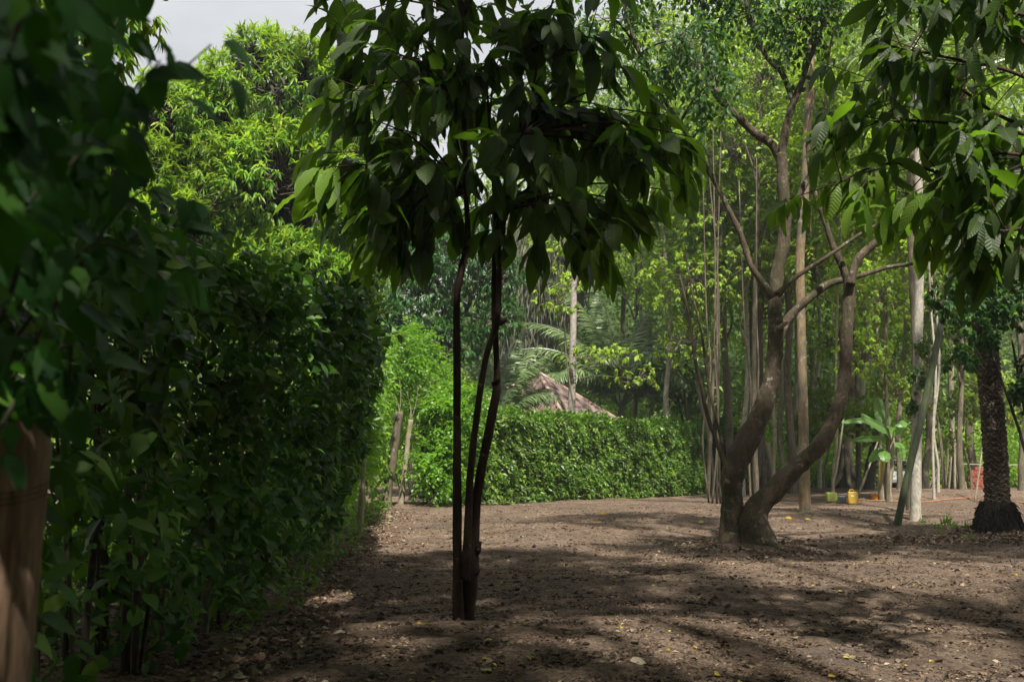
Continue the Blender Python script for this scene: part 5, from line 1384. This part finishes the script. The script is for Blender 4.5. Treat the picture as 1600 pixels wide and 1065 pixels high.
# leaning sticks
for lab, x0, Y, x1, y1, w, bk in (("pale stick leaning right behind the yellow jerrycan", 1336, 37, 1373, 685, 3.4, B_LIGHT), ("thin stake leaning right in front of the red block stack", 1519, 34, 1541, 640, 3, B_LIGHT),
                              ("dark log leaning left between the curved stems", 1213, 42, 1198, 690, 8, B_LIGHT), ("second thin light stick behind the lime jerrycan, leaning slightly right", 1296, 38, 1318, 655, 3.4, B_LIGHT),
                              ("short upright stick right behind the orange bowl", 1371, 38, 1373, 700, 4, B_LIGHT)):
    b = PG(x0, Y); tp = P(x1, y1, Y + .3); r = w / 1500 * Y / 2; mb = MB(); mb.tube([b - Vector((0, 0, .05)), b.lerp(tp, .5) + Vector((.03, 0, 0)), tp], [r * 1.15, r, r * .7], 8, 5, .15, 5)
    tag(mb.build("stick", bk, None, True, b), lab, "stick")

# parked white car mostly hidden behind trunks
def car():
    g = PG(1408, 50); t = thing("parked_car", "white car with dark windows, barely visible behind the banana plant and leaning pole", "car", g)
    paint = plain("white_paint", (.55, .58, .60), .3, 0, .04); gl = plain("dark_glass", (.01, .012, .014), .1)
    import bmesh
    prof = [(-.72, .28), (.72, .28), (.80, .55), (.80, .86), (-.80, .86), (-.80, .55)]
    def loft(prof, y0, y1, mat, name, par=t, sc=1):
        mb = MB(); V = [(g.x + x, g.y + y, g.z + z) for y in (y0, y1) for x, z in prof]; n = len(prof)
        F = [tuple(range(n))[::-1], tuple(range(n, 2 * n))] + [(i, (i + 1) % n, n + (i + 1) % n, n + i) for i in range(n)]
        mb.polys(V, F); return mb.build(name, mat, par)
    loft(prof, 0, 3.9, paint, "body")
    loft([(-.74, .86), (.74, .86), (.60, 1.40), (-.60, 1.40)], .5, 3.3, gl, "window")
    loft([(-.62, 1.40), (.62, 1.40), (.55, 1.47), (-.55, 1.47)], .45, 3.35, paint, "roof")
    for sx in (-1, 1):
        mb = MB(); mb.box((g.x + sx * .58, g.y - .01, g.z + .68), (.26, .04, .14)); mb.build("headlight", plain("lamp_glass", (.7, .7, .68), .15), t)
        for yy in (.75, 3.1):
            mb = MB(); c = g + Vector((sx * .70, yy, .30)); mb.tube([c - Vector((.10, 0, 0)), c + Vector((.10, 0, 0))], [.30, .30], 20, 2); w = mb.build("wheel", plain("tyre_rubber", (.02, .02, .02), .9), t, smooth=True); mb = MB(); mb.tube([c - Vector((.108, 0, 0)), c + Vector((.108, 0, 0))], [.17, .17], 16, 2); mb.build("rim", plain("rim_metal", (.35, .35, .36), .4, .6), w, smooth=True, origin=t.location)
    mb = MB(); mb.box((g.x, g.y - .03, g.z + .38), (1.5, .08, .14)); mb.build("bumper", plain("grey_bumper", (.2, .2, .21)), t)
car()

# ------------------------------------------------------------------ small ground things
def fallen(label, px, py, L, col_r, mat=M_YELLOW, curl=.5, name="fallen_leaf", T=T_OV):
    g = G(px, py); mb = MB(); a = rng.random() * 6.28
    mb.leaves(T, np.array([[g.x, g.y, g.z + .02]]), np.array([[math.cos(a), math.sin(a) * .4, .12]]), np.array([[rng.normal() * .3, -.45, 1.]]), L, curl, 0, np.array([col_r]))
    tag(mb.build(name, mat, None, True, g), label, "leaf", "single leaves lying on the soil")
M_DRYL = leaf_mat("dry_curled_leaf", [(0, (.10, .055, .035)), (.6, (.18, .12, .08)), (1, (.34, .28, .21))], .1, (.3, .2, .1), .7, .3)
fallen("large bright orange leaf on the soil right of the curved tree's base", 1238, 810, .26, .0)
fallen("pale yellow leaf beside the large orange leaf", 1258, 812, .22, .7)
fallen("pink brown curled dry leaf in the soil at the lower centre right", 1165, 996, .30, .1, M_DRYL, 1.0, T=T_CACAO)
fallen("pale grey dry leaf near the bottom edge, right of the cacao stems", 984, 1036, .14, 1.0, M_DRYL, .6)
fallen("yellow orange leaf in the clearing left of the curved tree", 935, 803, .24, .1)
fallen("yellow leaf lying left of the curved tree's base", 1100, 816, .20, .4)
fallen("small white grey leaf by the right bottom patch of light", 1376, 990, .10, 1.0, M_DRYL)
fallen("orange brown leaf on the dark soil in front of the scaly palm", 1479, 851, .18, .0)
fallen("pale leaf just left of the orange brown leaf before the palm", 1459, 850, .12, 1.0, M_DRYL)
fallen("pale leaf near the two cacao stems on the left side", 616, 893, .10, 1.0, M_DRYL)
fallen("yellow green leaf at the bottom edge below the cacao stems", 768, 1053, .10, .9)
fallen("yellow leaf at the bottom edge under the curled dry leaf", 1117, 1058, .10, .3)
fallen("second yellow leaf at the bottom edge, further right", 1294, 1060, .07, .2)
mb = MB(); k = 2600; y = rng.uniform(5.5, 26, k); x = xface(y) + .1 + np.abs(rng.normal(size=k)) * .35; a = rng.random(k) * 6.28
mb.leaves(T_OV2, np.stack([x, y, gz(x, y) + .02], 1), np.stack([np.cos(a), np.sin(a), rng.normal(size=k) * .3], 1), randn3(k) * .5 + np.array([0, 0, 1.]), .04 + .06 * rng.random(k), .6)
k = 900; a0 = rng.random(k) * 6.28; rr_ = .5 + np.abs(rng.normal(size=k)) * .8; x = 4.15 + rr_ * np.cos(a0); y = 17.0 + rr_ * np.sin(a0); a = rng.random(k) * 6.28
mb.leaves(T_OV2, np.stack([x, y, gz(x, y) + .02], 1), np.stack([np.cos(a), np.sin(a), rng.normal(size=k) * .3], 1), randn3(k) * .5 + np.array([0, 0, 1.]), .04 + .06 * rng.random(k), .6)
tag(mb.build("leaf_drift", M_DRYL), "brown dry leaves drifted along the shrub row and round the curved tree's foot", "leaf litter", None, 'stuff')
# small yellow and green leaves scattered, stuff
mb = MB(); x, y = sample_view(420, 5.6, 30); n = len(x); a = rng.random(n) * 6.28
mb.leaves(T_OV2, np.stack([x, y, gz(x, y) + .015], 1), np.stack([np.cos(a), np.sin(a), a * 0 + .1], 1), randn3(n) * .3 + np.array([0, 0, 1.]), .03 + .05 * rng.random(n), .4)
tag(mb.build("yellow_leaves", M_YELLOW), "small yellow leaves sprinkled over the soil", "leaf litter", None, 'stuff')
mb = MB(); x, y = sample_view(700, 5.6, 30); n = len(x); a = rng.random(n) * 6.28
mb.leaves(T_OV2, np.stack([x, y, gz(x, y) + .012], 1), np.stack([np.cos(a), np.sin(a), a * 0 + .1], 1), randn3(n) * .4 + np.array([0, 0, 1.]), .04 + .06 * rng.random(n) ** 2, .6)
tag(mb.build("dry_leaves", M_DRYL), "curled brown dry leaves scattered over the clearing", "leaf litter", None, 'stuff')
# weeds along row foot and near the palm
mb = MB()
def tuft(px, py, n=14, L=.22, sp=.05):
    g = G(px, py); C = np.tile(np.array(g), (n, 1)) + randn3(n) * np.array([sp, sp, 0]); mb.leaves(diamond(.07), C, randn3(n) * .4 + np.array([0, 0, 1.]), randn3(n), L * (.5 + rng.random(n)), .4)
for px, py, L in [(1478, 818, .22), (1482, 822, .18), (1495, 826, .14), (1510, 826, .13), (1520, 830, .12), (1440, 817, .12), (1446, 818, .12), (1470, 828, .15), (1515, 845, .15)]: tuft(px, py, 16, L)
for k in range(110):
    y = rng.uniform(8, 28); x = float(xface(y)) + rng.normal() * .15 + .05; g = Vector((x, y, g1(x, y))); n = 10
    C = np.tile(np.array(g), (n, 1)) + randn3(n) * np.array([.08, .08, 0]); C[:, 2] = g.z + rng.random(n) * .25
    mb.leaves(T_OV2, C, randn3(n) * .6 + np.array([.2, 0, .2]), randn3(n) * .4 + np.array([0, 0, 1.]), .09, .3)
tag(mb.build("weeds", M_GRASSY), "small green weeds and grass tufts at the foot of the shrubs and palm", "weeds", None, 'stuff')
# leafy litter heap before palm
mb = MB(); k = 2600; x = rng.normal(size=k) * 1.3 + 9.6; y = 18.9 + rng.normal(size=k) * .45; a = rng.random(k) * 6.28
mb.leaves(T_OV2, np.stack([x, y, gz(x, y) + .02 + .05 * rng.random(k)], 1), np.stack([np.cos(a), np.sin(a), rng.normal(size=k) * .3], 1), randn3(k) * .5 + np.array([0, 0, 1.]), .05 + .07 * rng.random(k), .6)
tag(mb.build("palm_litter", M_DRYL), "pale dry leaves heaped on the dark soil before the scaly palm", "leaf litter", None, 'stuff')
# lit ground behind the left row: low plants seen through the gaps
mb = MB(); k = 3600; x = rng.uniform(-9, -3.9, k); y = rng.uniform(5, 22, k)
C = np.stack([x, y, gz(x, y) + rng.random(k) * .5], 1); rosettes(mb, C, np.tile([0, 0, 1.], (k, 1)), 5, T_OV2, .12, .2, 1.0)
tag(mb.build("ground_cover", M_HEDGE_F), "low bright green ground plants seen through the gaps of the dark shrub row", "ground cover", None, 'stuff')

# ------------------------------------------------------------------ air
def haze():
    m, t, out = newmat("haze_air"); pv = N(t, "ShaderNodeVolumePrincipled")
    pv.inputs['Color'].default_value = (.86, .93, 1.0, 1); pv.inputs['Density'].default_value = .0008; pv.inputs['Anisotropy'].default_value = .3
    t.links.new(pv.outputs[0], out.inputs['Volume'])
    mb = MB(); mb.box((0, 60, 25), (400, 280, 54)); o = mb.build("haze", m, None, False, (0, 0, 0)); o['kind'] = 'stuff'; o['label'] = "thin bluish haze filling the air of the clearing"
haze()
